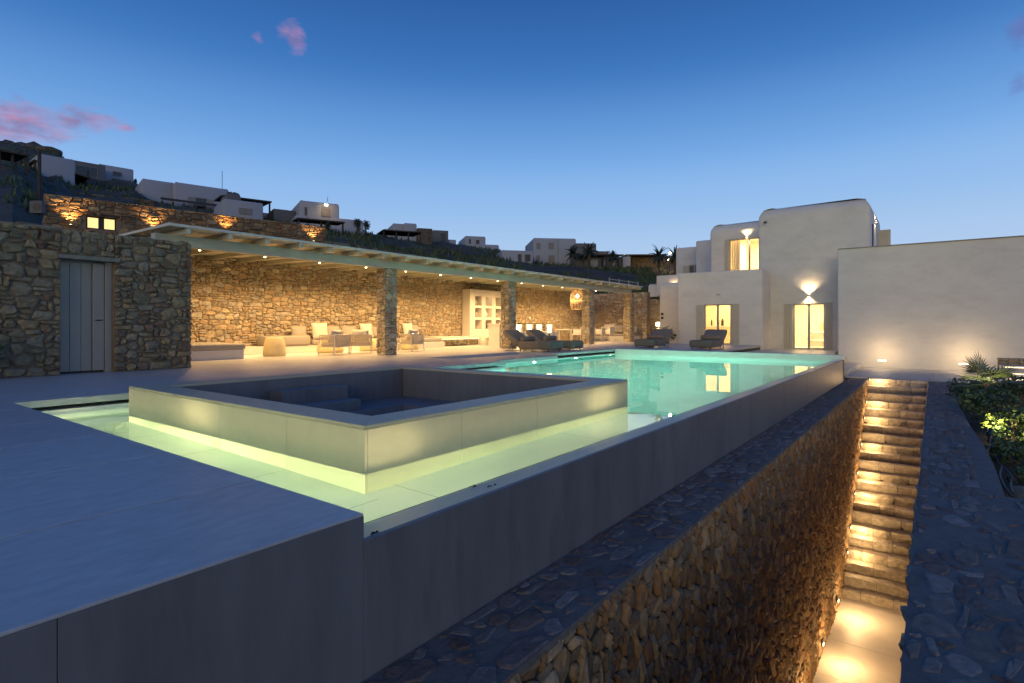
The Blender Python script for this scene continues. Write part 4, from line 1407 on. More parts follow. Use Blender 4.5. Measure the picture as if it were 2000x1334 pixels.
def armchair():
    t = thing('armchair', (0, 0, 0), 'pale rope armchair', 'armchair', 'rope armchairs in the lounge')
    # local: faces +y, back at -y, width along x
    for sx in (-1, 1):
        mb = MB(); mb.tube([(sx * .36, -.32, 0), (sx * .34, -.30, .64)], .014, 8); mb.build('leg', M['steel'], t)
        mb = MB(); mb.tube([(sx * .36, .34, 0), (sx * .34, .30, .64)], .014, 8); mb.build('leg', M['steel'], t)
    mb = MB(); mb.tube([(-.34, .30, .64), (-.34, -.22, .64), (-.27, -.30, .65), (.27, -.30, .65), (.34, -.22, .64), (.34, .30, .64)], .015, 8)
    mb.tube([(-.34, .30, .27), (-.34, -.30, .27), (.34, -.30, .27), (.34, .30, .27), (-.34, .30, .27)], .013, 8, cap=False)
    mb.build('frame', M['steel'], t)
    mb = MB()
    path = []
    for s in range(15): path.append((-.335, .22 - .5 * s / 14))
    for s in range(18): path.append((-.30 + .60 * s / 17, -.295))
    for s in range(15): path.append((.335, -.28 + .5 * s / 14))
    for x, y in path:
        mb.tube([(x, y, .27), (x, y, .64)], .0115, 5)
    mb.build('rope_weave', M['rope'], t)
    mb = MB(); mb.box(-.31, .31, -.27, .31, .285, .41); mb.build('seat', M['cream'], t, smooth=True, bevel=.04, seg=3)
    c = cushion(.56, .42, .17, seed=3).build('back_cushion', M['cream'], t, smooth=True)
    c.location = (0, -.13, .58); c.rotation_euler = (math.radians(-72), 0, 0)
    return t


ac = armchair()
ac.location = (11.05, 15.55, 0); ac.rotation_euler.z = .25; ac['label'] = 'pale rope armchair seen from behind, nearest the daybed'
dup(ac, (12.25, 15.75, 0), -.75, 'pale rope armchair turned sideways just left of the first column')
dup(ac, (14.35, 15.5, 0), .15, 'pale rope armchair just right of the first column')

# white niche shelf
nx0, nx1, ny0, ny1, nz0, nz1 = 20.4, 24.1, 17.92, 18.42, .46, 2.72
ns = thing('niche_shelf', (22, 18.2, 0), 'freestanding white plaster shelf wall with square lit niches', 'shelf')
cells_x = [20.78 + .80 * k for k in range(4)]
cells_z = [.78, 1.36, 1.94]
mb = MB()
mb.box(nx0, nx1, ny1 - .05, ny1, nz0, nz1)
xsn = [nx0] + [q for c in cells_x for q in (c, c + .52)] + [nx1]
zsn = [nz0] + [q for c in cells_z for q in (c, c + .46)] + [nz1]
for i in range(len(xsn) - 1):
    mb.box(xsn[i], xsn[i + 1], ny0, ny1 - .051, nz0, nz1) if i % 2 == 0 else None
    if i % 2:
        for j in range(0, len(zsn) - 1, 2):
            mb.box(xsn[i] + .0005, xsn[i + 1] - .0005, ny0 + .001, ny1 - .052, zsn[j], zsn[j + 1])
mb.build('body', M['white2'], ns, ns.location)
for i, j in ((1, 1), (1, 2), (3, 2), (3, 1), (3, 0)):
    light('niche_glow', 'AREA', (cells_x[i] + .26, ny0 + .10, cells_z[j] + .45), .7, SOFT, (0, .4, -1), sx=.45, sy=.05)
vrng = random.Random(4)
for n_, (i, j, hh, lab) in enumerate(((0, 2, .36, 'grey tapered vase in the top left niche'), (0, 1, .30, 'round brown vase in the middle left niche'), (1, 1, .38, 'pale curved vase in the bright middle niche'), (2, 1, .28, 'squat vase in the third niche of the middle row'), (1, 0, .34, 'dark slim bottle vase in the second niche of the bottom row'))):
    v = MB(); v.lathe([(hh * .2, 0), (hh * .34, hh * .25), (hh * .30, hh * .55), (hh * .12, hh * .85), (hh * .15, hh)], 0, 0, 14)
    o = v.build('vase', M['cush'] if n_ in (0, 1, 3) else (M['cream'] if n_ == 2 else M['metal']), smooth=True)
    o.location = (cells_x[i] + .2 + .1 * (n_ % 2), 18.12, cells_z[j] + .001)
    tag(o, lab, 'vase', 'vases in the white niches')
sb = thing('bench', (20.5, 18, 0), 'floating white slab bench below the niche shelf with glowing underside', 'bench')
mb = MB(); mb.cbox(17.7, 25.0, 17.55, 18.45, .34, .455, .008); mb.build('top', M['white2'], sb, sb.location)
mb = MB(); mb.box(21.6, 22.0, 17.65, 18.44, 0, .338); mb.build('support', M['white2'], sb, sb.location)
mb = MB(); mb.box(17.8, 24.9, 18.36, 18.40, .30, .325); mb.build('led_strip', M['led'], sb, sb.location)
light('bench_glow', 'AREA', (21.2, 18.1, .325), 30, WARM, (0, -.1, -1), sx=7.0, sy=.25)
light('bench_wash', 'AREA', (11.9, 17.70, .22), 22, WARM, (0, -1, -.6), sx=7.0, sy=.05)

bar = thing('bar_counter', (20.9, 15.3, 0), 'white bar counter behind the second column with lanterns along it', 'bar counter')
mb = MB(); mb.cbox(18.95, 23.6, 14.95, 15.55, 0, .62, .008); mb.box(18.95, 19.3, 14.95, 15.55, .62, .99); mb.build('body', M['white2'], bar, bar.location)
mb = MB(); mb.cbox(18.92, 19.32, 14.9, 15.6, .992, 1.04, .005); mb.cbox(19.33, 23.63, 14.9, 15.6, .622, .66, .005); mb.build('worktop', M['white2'], bar, bar.location)
mb = MB(); mb.tube([(21.6, 15.4, .66), (21.6, 15.4, 1.28), (21.6, 15.30, 1.36), (21.6, 15.18, 1.30), (21.6, 15.16, 1.2)], .02, 8); mb.build('tap', M['steel'], bar, bar.location)
for k, uu in enumerate((1013, 1034, 1053, 1073)):
    Y = 14.78
    x = yrow(uu, 1.0)          # Y/X ratio at that bearing
    x = Y / x
    l_ = thing('lantern', (x, Y, 0), ('glowing floor lantern nearest the second column, in front of the bar', 'glowing floor lantern, second from the second column', 'glowing floor lantern, third from the second column', 'glowing floor lantern farthest from the second column')[k], 'lantern', 'floor lanterns along the bar')
    for sx in (-1, 1):
        for sy in (-1, 1):
            mb = MB(); mb.tube([(sx * .17, sy * .15, 0), (sx * .17, sy * .15, 1.05)], .011, 6); mb.build('post', M['metal'], l_)
    mb = MB(); mb.box(-.18, .18, -.16, .16, 1.04, 1.06); mb.box(-.17, .17, -.15, .15, .40, .42); mb.build('frame', M['metal'], l_)
    mb = MB(); mb.lathe([(.085, .60), (.125, 1.0)], 0, 0, 16); mb.build('lamp_shade', M['lantern'], l_)
    mb = MB(); mb.lathe([(.02, .42), (.02, .60)], 0, 0, 8); mb.build('stem', M['metal'], l_)
    light('lantern_glow', 'POINT', (0, .0, .35), 9, WARM, size=.1, parent=l_)

tb = thing('dining_table', (29.0, 16.9, 0), 'pale dining table behind the white chairs at the far end', 'table')
mb = MB(); mb.cbox(27.0, 31.4, 16.3, 17.3, .70, .75, .006); mb.build('top', M['white2'], tb, tb.location)
for xx in (27.3, 31.0):
    for yy in (16.4, 17.2):
        mb = MB(); mb.box(xx, xx + .07, yy - .035, yy + .035, 0, .699); mb.build('leg', M['white2'], tb, tb.location)


def dchair():
    t = thing('dining_chair', (0, 0, 0), '', 'chair', 'white woven dining chairs')
    for sx in (-1, 1):
        for y in (-.25, .27):
            mb = MB(); mb.tube([(sx * .27, y, 0), (sx * .26, y * .95, .46)], .016, 6); mb.build('leg', M['chairwhite'], t)
    mb = MB(); mb.box(-.28, .28, -.28, .30, .43, .50); mb.build('seat', M['chairwhite'], t, bevel=.02)
    mb = MB(); mb.box(-.29, .29, -.30, -.26, .45, .86); mb.box(-.29, -.255, -.26, .2, .50, .70); mb.box(.255, .29, -.26, .2, .50, .70); mb.build('backrest', M['chairwhite'], t, bevel=.015)
    return t


dc = dchair()
dc.location = (27.25, 15.85, 0)
dc['label'] = 'white dining chair nearest the bar lanterns'
dup(dc, (28.35, 15.85, 0), 0, 'white dining chair just left of the third column')
dup(dc, (29.6, 15.85, 0), .1, 'white dining chair just right of the third column')
dup(dc, (30.8, 15.85, 0), -.1, 'white dining chair nearest the corner sofa')

cs = thing('corner_sofa', (32.2, 16.4, 0), 'built-in white corner sofa base against the end wall', 'sofa')
mb = MB(); mb.cbox(31.9, 32.95, 14.7, 17.4, 0, .30, .01); mb.build('base', M['white2'], cs, cs.location)
mb = MB(); mb.box(31.95, 32.95, 14.75, 17.35, .302, .45); mb.build('seat', M['cush'], cs, cs.location, smooth=True, bevel=.04, seg=3)
for q, (y, w, h, mm, lab) in enumerate(((16.7, .75, .6, 'cream', 'big pale cushion on the left of the corner sofa'), (16.0, .65, .55, 'cush', 'taupe cushion between the two others on the corner sofa'), (15.2, .95, .48, 'cush', 'wide taupe cushion on the right of the corner sofa'))):
    pillow('throw_pillow', (32.68, y, .44 + h / 2), h, w, .22, (0, math.radians(-74), R.uniform(-.08, .08)), M[mm], lab, 'cushions on the corner sofa', 20 + q)

# lamp on a stone block by the garden wall
sbk = thing('stone_block', (35.2, 14.35, 0), 'rough stone block carrying a small lamp by the garden wall', 'stone block')
mb = MB(); mb.box(34.9, 35.5, 13.95, 14.75, 0, .72); mb.build('core', M['mortar'], sbk, sbk.location)
masonry(sbk, [dict(O=(34.9, 14.75, 0), U=(0, -1, 0), V=(0, 0, 1), N=(-1, 0, 0), w=.8, h=.72, cw=.13, ch=.1, proud=.03), dict(O=(34.9, 13.95, 0), U=(1, 0, 0), V=(0, 0, 1), N=(0, -1, 0), w=.6, h=.72, cw=.13, ch=.1, proud=.03)], ST_WALL, 60, 61)
tl = thing('table_lamp', (35.2, 14.45, .73), 'small glowing lamp standing on the rough stone block', 'lamp')
mb = MB(); mb.lathe([(.14, 0), (.15, .03), (.05, .06), (.04, .16)], 0, 0, 16); mb.build('base', M['white2'], tl)
mb = MB(); mb.lathe([(.16, .17), (.20, .22), (.19, .42), (.10, .46)], 0, 0, 16); mb.build('lamp_shade', M['lantern'], tl)
light('table_lamp_glow', 'POINT', (-.34, 0, .35), 26, WARM, size=.1, parent=tl)
hd = thing('low_lamp', (34.6, 12.9, 0), 'round floor lamp glowing behind the lounger near the hedge', 'lamp')
mb = MB(); mb.lathe([(.10, 0), (.22, .1), (.24, .24), (.15, .38), (.02, .42)], 0, 0, 16); mb.build('globe', M['lantern'], hd, smooth=True)
light('low_lamp_glow', 'POINT', (-.3, 0, .4), 22, WARM, size=.1, parent=hd)


def lounger():
    t = thing('sun_lounger', (0, 0, 0), '', 'sun lounger', 'upholstered sun loungers round the pool')
    # local: foot end at x=0, head toward +x, width in y
    mb = MB(); mb.box(0, .52, -.46, .46, .07, .37); mb.build('foot_cushion', M['lounge2'], t, smooth=True, bevel=.09, seg=4)
    mb = MB(); mb.box(.50, 1.46, -.455, .455, .07, .365); mb.build('seat', M['lounge'], t, smooth=True, bevel=.08, seg=4)
    c, s = math.cos(math.radians(38)), math.sin(math.radians(38))
    pts = []
    for (a, b) in ((0, 0), (.86, 0), (.86, .19), (0, .26)):
        pts.append((1.40 + a * c - b * s + .16, .22 + a * s + b * c - .08))
    mb = MB(); mb.hexa([(pts[0][0], -.45, pts[0][1]), (pts[1][0], -.45, pts[1][1]), (pts[1][0], .45, pts[1][1]), (pts[0][0], .45, pts[0][1]),
                        (pts[3][0], -.45, pts[3][1]), (pts[2][0], -.45, pts[2][1]), (pts[2][0], .45, pts[2][1]), (pts[3][0], .45, pts[3][1])])
    mb.build('backrest', M['lounge'], t, smooth=True, bevel=.075, seg=4)
    mb = MB(); mb.tube([(1.30, -.40, .455), (1.30, -.37, .455), (1.30, .37, .455), (1.30, .40, .455)], [.05, .095, .095, .05], 14); mb.build('bolster', M['lounge'], t, smooth=True)
    for sy in (-1, 1):
        mb = MB(); mb.tube([(2.06, sy * .4, .012), (1.35, sy * .4, .012), (1.35, sy * .4, .07)], .012, 6); mb.tube([(1.86, sy * .4, .55), (1.72, sy * .4, .012)], .012, 6); mb.build('leg', M['metal'], t)
        mb = MB(); mb.tube([(.15, sy * .38, .0), (.15, sy * .38, .08)], .02, 6); mb.build('leg', M['metal'], t)
    return t


lo = lounger()
lo.location = (17.27, 10.95, 0); lo.rotation_euler.z = math.radians(90)
lo['label'] = 'brown sun lounger nearest the second column, foot towards the pool'
dup(lo, (18.78, 10.95, 0), math.radians(90), 'brown sun lounger behind its twin, on the far side beside the pool')
dup(lo, (22.35, 9.85, 0), 0, 'sun lounger beyond the pool, in front of the green shrub')
dup(lo, (22.35, 7.45, 0), 0, 'sun lounger beyond the pool, in front of the kitchen door')

# ------------------------------------------------------------------ underwater lights
def pool_lamp(name, loc, aim, power, label, col=POOLW, ang=140, glow=True):
    p = thing(name, loc, label, 'pool light', 'underwater pool lights')
    a = Vector(aim).normalized()
    tilt = (aim[0], aim[1], -.27 if loc[2] > -.5 else -.1)
    mb = MB(); mb.tube([a * -.005, a * .012], .075, 16); mb.build('housing', M['steel'], p)
    mb = MB(); mb.tube([a * .0125, a * .016], .036, 16); mb.build('lens', M['poolglow'], p)
    lg = light(name + '_beam', 'SPOT', a * .04, power, col, tilt, .05, ang, .8, p)
    lg.data.cycles.is_caustics_light = True
    return p


pool_lamp('pool_light', (1.815, 6.3, -.44), (1, 0, 0), 330, 'underwater light in the narrow channel, facing the hot tub')
pool_lamp('pool_light', (1.815, 8.75, -.44), (1, 0, 0), 420, 'underwater light at the far end of the narrow channel')
pool_lamp('pool_light', (3.0, 2.665, -.44), (0, 1, 0), 280, 'underwater light in the rim wall nearest the camera')
pool_lamp('pool_light', (6.6, 2.665, -.44), (0, 1, 0), 330, 'underwater light in the rim wall at the step into deep water')


def fill_line(loc, aim, length, power, label):  # added strip, out of view, that evens the glow on the hot tub faces
    t = thing('led_strip', loc, label, 'pool light', 'LED strips under the rim')
    a = Vector(aim).normalized()
    mb = MB()
    if a.x: mb.box(0, .008, -length / 2, length / 2, -.015, .015)
    else: mb.box(-length / 2, length / 2, 0, .008, -.015, .015)
    mb.build('profile', M['basin'], t)
    o_ = light('led_strip_beam', 'AREA', a * .03, power, POOLW, (aim[0], aim[1], -.22), parent=t, sx=length, sy=.04)
    o_.data.cycles.is_caustics_light = True


fill_line((4.75, 2.648, -.40), (0, 1, 0), 5.4, 125, 'thin light strip along the rim wall facing the hot tub')
fill_line((1.813, 5.9, -.40), (1, 0, 0), 5.6, 125, 'thin light strip along the channel wall facing the hot tub')
for q, (x, lab) in enumerate(((12.6, 'first from the shallow end'), (14.8, 'second from the shallow end'), (17.4, 'third from the shallow end'), (20.1, 'nearest the far wall'))):
    pool_lamp('pool_light', (x, 10.295, -.55), (0, -1, 0), 2300, 'underwater light in the terrace side pool wall, ' + lab, POOLD, 150)
for q, x in enumerate((9.6, 12.8, 16.0, 19.0)):  # extra lamps added out of view to brighten the deep pool floor
    pool_lamp('pool_light', (x, 2.665, -.6), (0, 1, 0), 1800, 'underwater light in the deep rim wall, ' + ('beyond the hot tub', 'second beyond the hot tub', 'third beyond the hot tub', 'nearest the far end')[q], POOLD, 150)

# ------------------------------------------------------------------ stair and passage lights
for q in range(8):
    k = 2 + int(q * 2.65)
    if k >= NS: break
    x0, z1 = treads[k]
    lab = 'small step light low on the stone wall, number %s from the bottom of the stairs' % ('one two three four five six seven eight'.split()[q])
    lab = ['step light beside the lowest stairs', 'second step light up the stairs', 'third step light up the stairs', 'fourth step light up the stairs', 'fifth step light, halfway up the stairs', 'sixth step light up the stairs', 'seventh step light up the stairs', 'topmost step light under the path'][q]
    s_ = thing('step_light', (x0 + .12, 1.69, z1 + .22), lab + ', on the stone wall', 'step light', 'step lights on the stair wall')
    mb = MB(); mb.cbox(-.04, .04, -.005, .03, -.05, .05, .004); mb.build('housing', M['metal'], s_)
    mb = MB(); mb.cbox(-.03, .03, -.0085, -.0055, -.045, -.01, .0005); mb.build('lens', M['lamp'], s_)
    light('step_beam', 'POINT', (-.02, -.26, -.02), 20, STEPC, size=.09, parent=s_)
for q, x in enumerate((14.2, 12.1, 10.0, 7.9)):
    s_ = thing('step_light', (x, 1.69, FZ + .35), ('passage light nearest the foot of the stairs, low on the stone wall', 'second passage light from the stairs, low on the stone wall', 'third passage light from the stairs, low on the stone wall', 'fourth passage light from the stairs, low on the stone wall', 'fifth passage light from the stairs, low on the stone wall', 'sixth passage light from the stairs, low on the stone wall')[q], 'step light', 'lights along the passage floor')
    mb = MB(); mb.cbox(-.05, .05, -.01, .03, -.05, .09, .004); mb.build('housing', M['metal'], s_)
    mb = MB(); mb.cbox(-.04, .04, -.0145, -.0105, -.045, -.005, .0005); mb.build('lens', M['lamp'], s_)
    light('passage_beam', 'POINT', (0, -.34, .06), 36, STEPC, size=.08, parent=s_)

# ------------------------------------------------------------------ planting
def foliage(mb, c, rx, ry, rz_, n, s, rng, m=0, hollow=.35):
    c = Vector(c)
    blobs = [(Vector((rng.uniform(-.6, .6) * rx, rng.uniform(-.6, .6) * ry, rng.uniform(-.5, .7) * rz_)), rng.uniform(.35, .65)) for _ in range(9)]
    for _ in range(n):
        b, br = rng.choice(blobs)
        d = Vector((rng.gauss(0, 1), rng.gauss(0, 1), rng.gauss(0, 1))).normalized()
        rr = br * rng.uniform(hollow, 1) ** .6
        p = c + b + Vector((d.x * rx * rr, d.y * ry * rr, d.z * rz_ * rr))
        t = Vector((rng.uniform(-1, 1), rng.uniform(-1, 1), rng.uniform(-.5, .9))).normalized()
        nrm = (d + Vector((rng.uniform(-.7, .7), rng.uniform(-.7, .7), rng.uniform(-.2, .9)))).normalized()
        b2 = t.cross(nrm)
        if b2.length < .05: continue
        b2.normalize()
        q = s * rng.uniform(.6, 1.3)
        mb.face([p - t * q, p + b2 * q * .45 + nrm * q * .12, p + t * q, p - b2 * q * .45 + nrm * q * .12], m)


def shrub(name, loc, rx, ry, rzz, n, s, mats, label, cat='shrub', seed=1, group=None, stems=5):
    rng = random.Random(seed)
    t = thing(name, loc, label, cat, group)
    mb = MB()
    if group: n, rzz = int(n * .72), rzz * .88
    foliage(mb, (0, 0, rzz * .95), rx, ry, rzz, n, s, rng)
    if len(mats) > 1:
        mb.m = [rng.randrange(len(mats)) for _ in mb.f]
    mb.build('foliage', mats, t)
    mb = MB()
    for k in range(stems):
        a = rng.uniform(0, 6.28)
        mb.tube([(0, 0, -.1), (math.cos(a) * rx * .3, math.sin(a) * ry * .3, rzz * .7), (math.cos(a) * rx * .6, math.sin(a) * ry * .6, rzz * 1.3)], [.02, .014, .006], 5)
    mb.build('stem', M['trunk'], t)
    return t


GS = [('low dark creeping shrub at the far corner of the flat stone wall', 20.3, -.85, .7, .55, .36, 800, .055), ('dense dark shrub left of the fan palm trunk', 18.2, -.75, .75, .5, .42, 900, .055),
      ('shrub behind the fan palm, close to the path', 19.6, -1.5, .9, .7, .34, 600, .055), ('round green shrub at the right edge beneath the stone pier', 18.6, -1.62, .75, .6, .62, 1000, .055),
      ('dark spreading shrub in the middle of the planting bed', 15.2, -1.0, 1.0, .6, .46, 1300, .055), ('yellow green shrub lit by the garden spotlight', 12.9, -1.08, .6, .42, .40, 1000, .048),
      ('lit yellow green shrub at the right edge of the bed', 13.6, -1.42, .6, .5, .44, 800, .05), ('dark shrub in front of the lit yellow green one', 11.4, -.98, .55, .35, .26, 700, .045), ('sprawling dark plant at the near end of the bed', 9.7, -.95, .5, .3, .18, 420, .035)]
for q, (lab, x, y, rx, ry, rzz, n, s) in enumerate(GS):
    lit = 'lit' in lab and 'front' not in lab
    shrub('shrub', (x, y, -1.12), rx, ry, rzz, n, s, [M['leaf2'], M['leaf']] if lit else [M['leaf']], lab, 'shrub', 70 + q, 'shrubs in the planting bed by the stairs')
gl = thing('garden_spotlight', (12.05, -.72, -.98), 'small spike spotlight lighting the yellow green shrub', 'spotlight')
mb = MB(); mb.tube([(0, 0, 0), (0, 0, .16)], .012, 6); mb.build('spike', M['metal'], gl)
mb = MB(); mb.tube([(-.04, 0, .16), (.06, -.03, .22)], .035, 10); mb.build('head', M['metal'], gl)
light('garden_beam', 'SPOT', (.08, -.04, .27), 85, (1, .80, .34), (.8, -.30, .12), .03, 95, .7, gl)
light('palm_beam', 'SPOT', (16.2, -.75, -.72), 60, (1, .80, .45), (.62, -.2, 1.0), .03, 80, .7)
light('bed_glow', 'POINT', (19.0, -1.15, -.45), 6, (1, .78, .5), size=.04)

fp = thing('fan_palm', (17.0, -.98, -1.1), 'young fan palm with spiky leaves in front of the white annex wall', 'palm')
mb = MB(); mb.tube([(0, 0, 0), (0, 0, .38), (.02, 0, .72)], [.11, .10, .06], 9); mb.build('trunk', M['trunk'], fp)
prng = random.Random(8)
for k, (az, el, L) in enumerate(((100, 62, .62), (60, 75, .62), (150, 22, .66), (200, 35, .6), (250, 20, .7), (310, 40, .6), (0, 30, .7), (-60, 8, .7), (120, -2, .6), (30, 50, .6))):
    a, e = math.radians(az), math.radians(el)
    d = Vector((math.cos(a) * math.cos(e), math.sin(a) * math.cos(e), math.sin(e)))
    sd = Vector((-math.sin(a), math.cos(a), 0))
    nn = sd.cross(d).normalized()
    base = Vector((.02, 0, .68))
    hub = base + d * L * .55
    mb = MB()
    mb.tube([base, hub], [.012, .009], 5)
    for b in range(15):
        f = math.radians(-78 + 156 * b / 14)
        bd = (d * math.cos(f) + sd * math.sin(f)).normalized()
        ln = L * (.95 - .25 * abs(math.sin(f))) * prng.uniform(.9, 1.05)
        w = sd * math.cos(f) - d * math.sin(f)
        tip = hub + bd * ln - Vector((0, 0, .12 * ln)) * prng.uniform(.3, 1.4)
        mid = hub + bd * ln * .55 + nn * .015
        mb.face([hub, mid - w * .02, tip, mid + w * .02])
    mb.build('frond', M['palm'], fp)

hs = MB()
for a0, dy in ((0, 0), (1.3, .06)):
    hs.tube([(8.6 + .38 * k, -.72 - dy + .05 * math.sin(k * .9 + a0) - (.06 if k > 8 else 0), -1.02 + .05 * math.sin(k * .7 + a0)) for k in range(13)], 0.013, 8)
tag(hs.build('irrigation_hose', M['hose']), 'pale pair of hoses lying in the bed beside the flat wall', 'hose')
brk = MB()
bmv = bmesh.new(); bmesh.ops.create_icosphere(bmv, subdivisions=2, radius=.42)
for v in bmv.verts:
    v.co *= 1 + .22 * noise.noise(v.co * 2.2); v.co.z *= .55
me = bpy.data.meshes.new('boulder'); bmv.to_mesh(me); bmv.free(); me.materials.append(ST_DARK[0])
o = bpy.data.objects.new('boulder', me); C.objects.link(o); o.location = (9.0, -.98, -1.18); tag(o, 'smooth grey boulder in the near part of the planting bed', 'boulder')

shrub('bush', (2.12, 13.05, 0), .36, .3, .42, 800, .05, [M['leaf']], 'dark green bush at the left edge by the shed', 'bush', 91)
shrub('bush', (28.2, 11.15, 0), .4, .55, .46, 900, .05, [M['leaf']], 'green bush between the lounger and the kitchen block', 'bush', 92)
hg = thing('hedge', (37.2, 14.4, 2.72), 'clipped hedge above the low stone garden wall', 'hedge')
mb = MB(); hr = random.Random(93)
for k in range(5):
    foliage(mb, (0, -2.4 + 1.2 * k, .5), .6, .9, .62, 700, .07, hr)
mb.build('foliage', M['leaf2'], hg)
light('hedge_light', 'POINT', (36.15, 12.6, 2.85), 14, AMBER, size=.08)
# ------------------------------------------------------------------ the hillside: lit stone house, white houses, walls, palms
def frame_at(u, v, d, turn=None):
    """local axes of a house standing at a bearing: right, away, up"""
    p = at(u, v, d)
    a = math.radians(37.0 - 90.0) + (0.2 if turn is None else turn) - math.atan((u - 1000) / F)
    return p, a


rb = thing('stone_house', (0, 0, 0), 'long low stone house behind the pergola with uplit walls and a small lit window', 'house')
A, B = at(86, 378, 22.0), at(636, 440, 29.6)
U = Vector((B.x - A.x, B.y - A.y, 0)); Lw = U.length; U.normalize()
Nn = Vector((U.y, -U.x, 0))
if Nn.dot(-A) < 0: Nn = -Nn
ZT = 6.15
rb.location = (A.x, A.y, 2.0)
back = -Nn
mb = MB()
p0, p1 = Vector((A.x, A.y, 0)), Vector((A.x, A.y, 0)) + U * Lw
def slab(mb, a, b, t, z0, z1, m=0):
    mb.hexa([(*(a)[:2], z0), (*(b)[:2], z0), (*(b + back * t)[:2], z0), (*(a + back * t)[:2], z0), (*(a)[:2], z1), (*(b)[:2], z1), (*(b + back * t)[:2], z1), (*(a + back * t)[:2], z1)], m)
# window opening measured along the wall
def along(u):
    rho = (u - 1000) / F
    dv = Vector((CT + rho * ST, ST - rho * CT, 0))
    # ray k*dv = A + s U
    den = dv.x * (-U.y) + dv.y * U.x
    k = (A.x * (-U.y) + A.y * U.x) / den
    return (dv * k - Vector((A.x, A.y, 0))).dot(U), k
w0, kw = along(168); w1, _ = along(228)
def zrow(v, k): return H + (HZ - v) / F * k
wz0, wz1 = zrow(446, kw), zrow(420, kw)
slab(mb, p0, p0 + U * w0, .5, 1.5, ZT); slab(mb, p0 + U * w1, p1, .5, 1.5, ZT)
slab(mb, p0 + U * w0, p0 + U * w1, .5, wz1, ZT); slab(mb, p0 + U * w0, p0 + U * w1, .5, 1.5, wz0)
slab(mb, p0 + back * .5 + U * .1, p1 + back * .5, 5.0, 5.6, 5.8)
mb.build('wall', M['mortar'], rb, rb.location)
def inwin(cx, cyy): return not (w0 - .1 < cx < w1 + .1 and wz0 - 2.0 - .02 < cyy < wz1 - 2.0 + .02)
masonry(rb, [dict(O=(A.x, A.y, 2.0), U=U, V=(0, 0, 1), N=Nn, w=Lw, h=4.15, cw=.15, ch=.10, proud=.055, gap=.012, mask=inwin, jag=.5)], ST_PASS, 300, 81)
wn_ = thing('window', (0, 0, 0), None, None); wn_.parent = rb
def bx(mb, s0, s1, n0, n1, z0, z1, m=0):
    a, b = p0 + U * s0 + back * n0, p0 + U * s1 + back * n0
    slab(mb, a, b, n1 - n0, z0, z1, m)
mb = MB()
for s0, s1, z0, z1 in ((w0, w0 + .06, wz0, wz1), (w1 - .06, w1, wz0, wz1), (w0 + .06, w1 - .06, wz1 - .06, wz1), (w0 + .06, w1 - .06, wz0, wz0 + .06), ((w0 + w1) / 2 - .1, (w0 + w1) / 2 + .1, wz0 + .06, wz1 - .06)):
    bx(mb, s0, s1, .12, .2, z0, z1)
mb.build('frame', M['darkwood'], wn_, rb.location)
for s0, s1 in ((w0 + .06, (w0 + w1) / 2 - .1), ((w0 + w1) / 2 + .1, w1 - .06)):
    mb = MB(); bx(mb, s0, s1, .15, .16, wz0 + .06, wz1 - .06); mb.build('pane', M['winglow'], wn_, rb.location)
mb = MB(); bx(mb, w0 - .15, w1 + .5, -.06, .4, wz1 + .002, wz1 + .09); mb.build('lintel', M['darkwood'], rb, rb.location)
mb = MB(); bx(mb, w0 - .2, w1 + .9, -.9, -.05, wz0 - .75, wz0 - .65); mb.build('canopy', M['wood'], rb, rb.location)
for q, (uu, vv, pw) in enumerate(((137, 438, 120), (297, 449, 95), (440, 452, 95), (609, 470, 90))):
    s, k = along(uu)
    p = p0 + U * s + Nn * .28
    zz = zrow(vv, k) - .05
    ul = thing('uplight', (p.x, p.y, zz), ('uplight on the stone house nearest the air conditioner', 'uplight on the stone house right of its window', 'uplight on the stone house above the first rafters', 'uplight at the right end of the stone house')[q], 'wall light', 'uplights on the stone house')
    mb = MB(); mb.lathe([(.05, -.12), (.06, -.1), (.06, 0)], 0, 0, 10); mb.build('housing', M['metal'], ul)
    mb = MB(); mb.lathe([(.045, .001), (.045, .006)], 0, 0, 10); mb.build('lens', M['lamp'], ul)
    light('uplight_beam', 'SPOT', (0, 0, .03), pw, AMBER, (back.x * .10, back.y * .10, 1), .03, 95, .5, ul)
    if q == 0:
        light('uplight_down', 'SPOT', (0, 0, -.15), 40, AMBER, (back.x * .10, back.y * .10, -1), .03, 110, .5, ul)
ac_ = thing('air_conditioner', (0, 0, 0), 'white air conditioner unit at the left end of the stone house', 'air conditioner')
s, k = along(74)
pA = at(74, 405, k); ac_.location = pA
mb = MB(); mb.cbox(-.24, .24, -.12, .12, -.24, .24, .02); mb.build('body', M['hgrey'], ac_)
mb = MB(); mb.tube([(.05, -.123, 0), (.05, -.13, 0)], .16, 16); mb.build('fan_grille', M['metal'], ac_)
ac_.rotation_euler.z = math.radians(-53)


def solve_d(u, v, d):
    """depth along a bearing at which the hillside appears at row v"""
    best = None
    for k in range(60):
        dd = 40 + k * 1.1
        row = HZ - (hill_z(u, dd) - H) / dd * F
        if dd <= ridge(u)[1] and row <= v:
            return dd
    return min(d, ridge(u)[1])


def wbox(mb, x0, x1, y0, y1, z0, z1, m=0):
    mb.box(x0, x1, y0, y1, z0, z1, m)


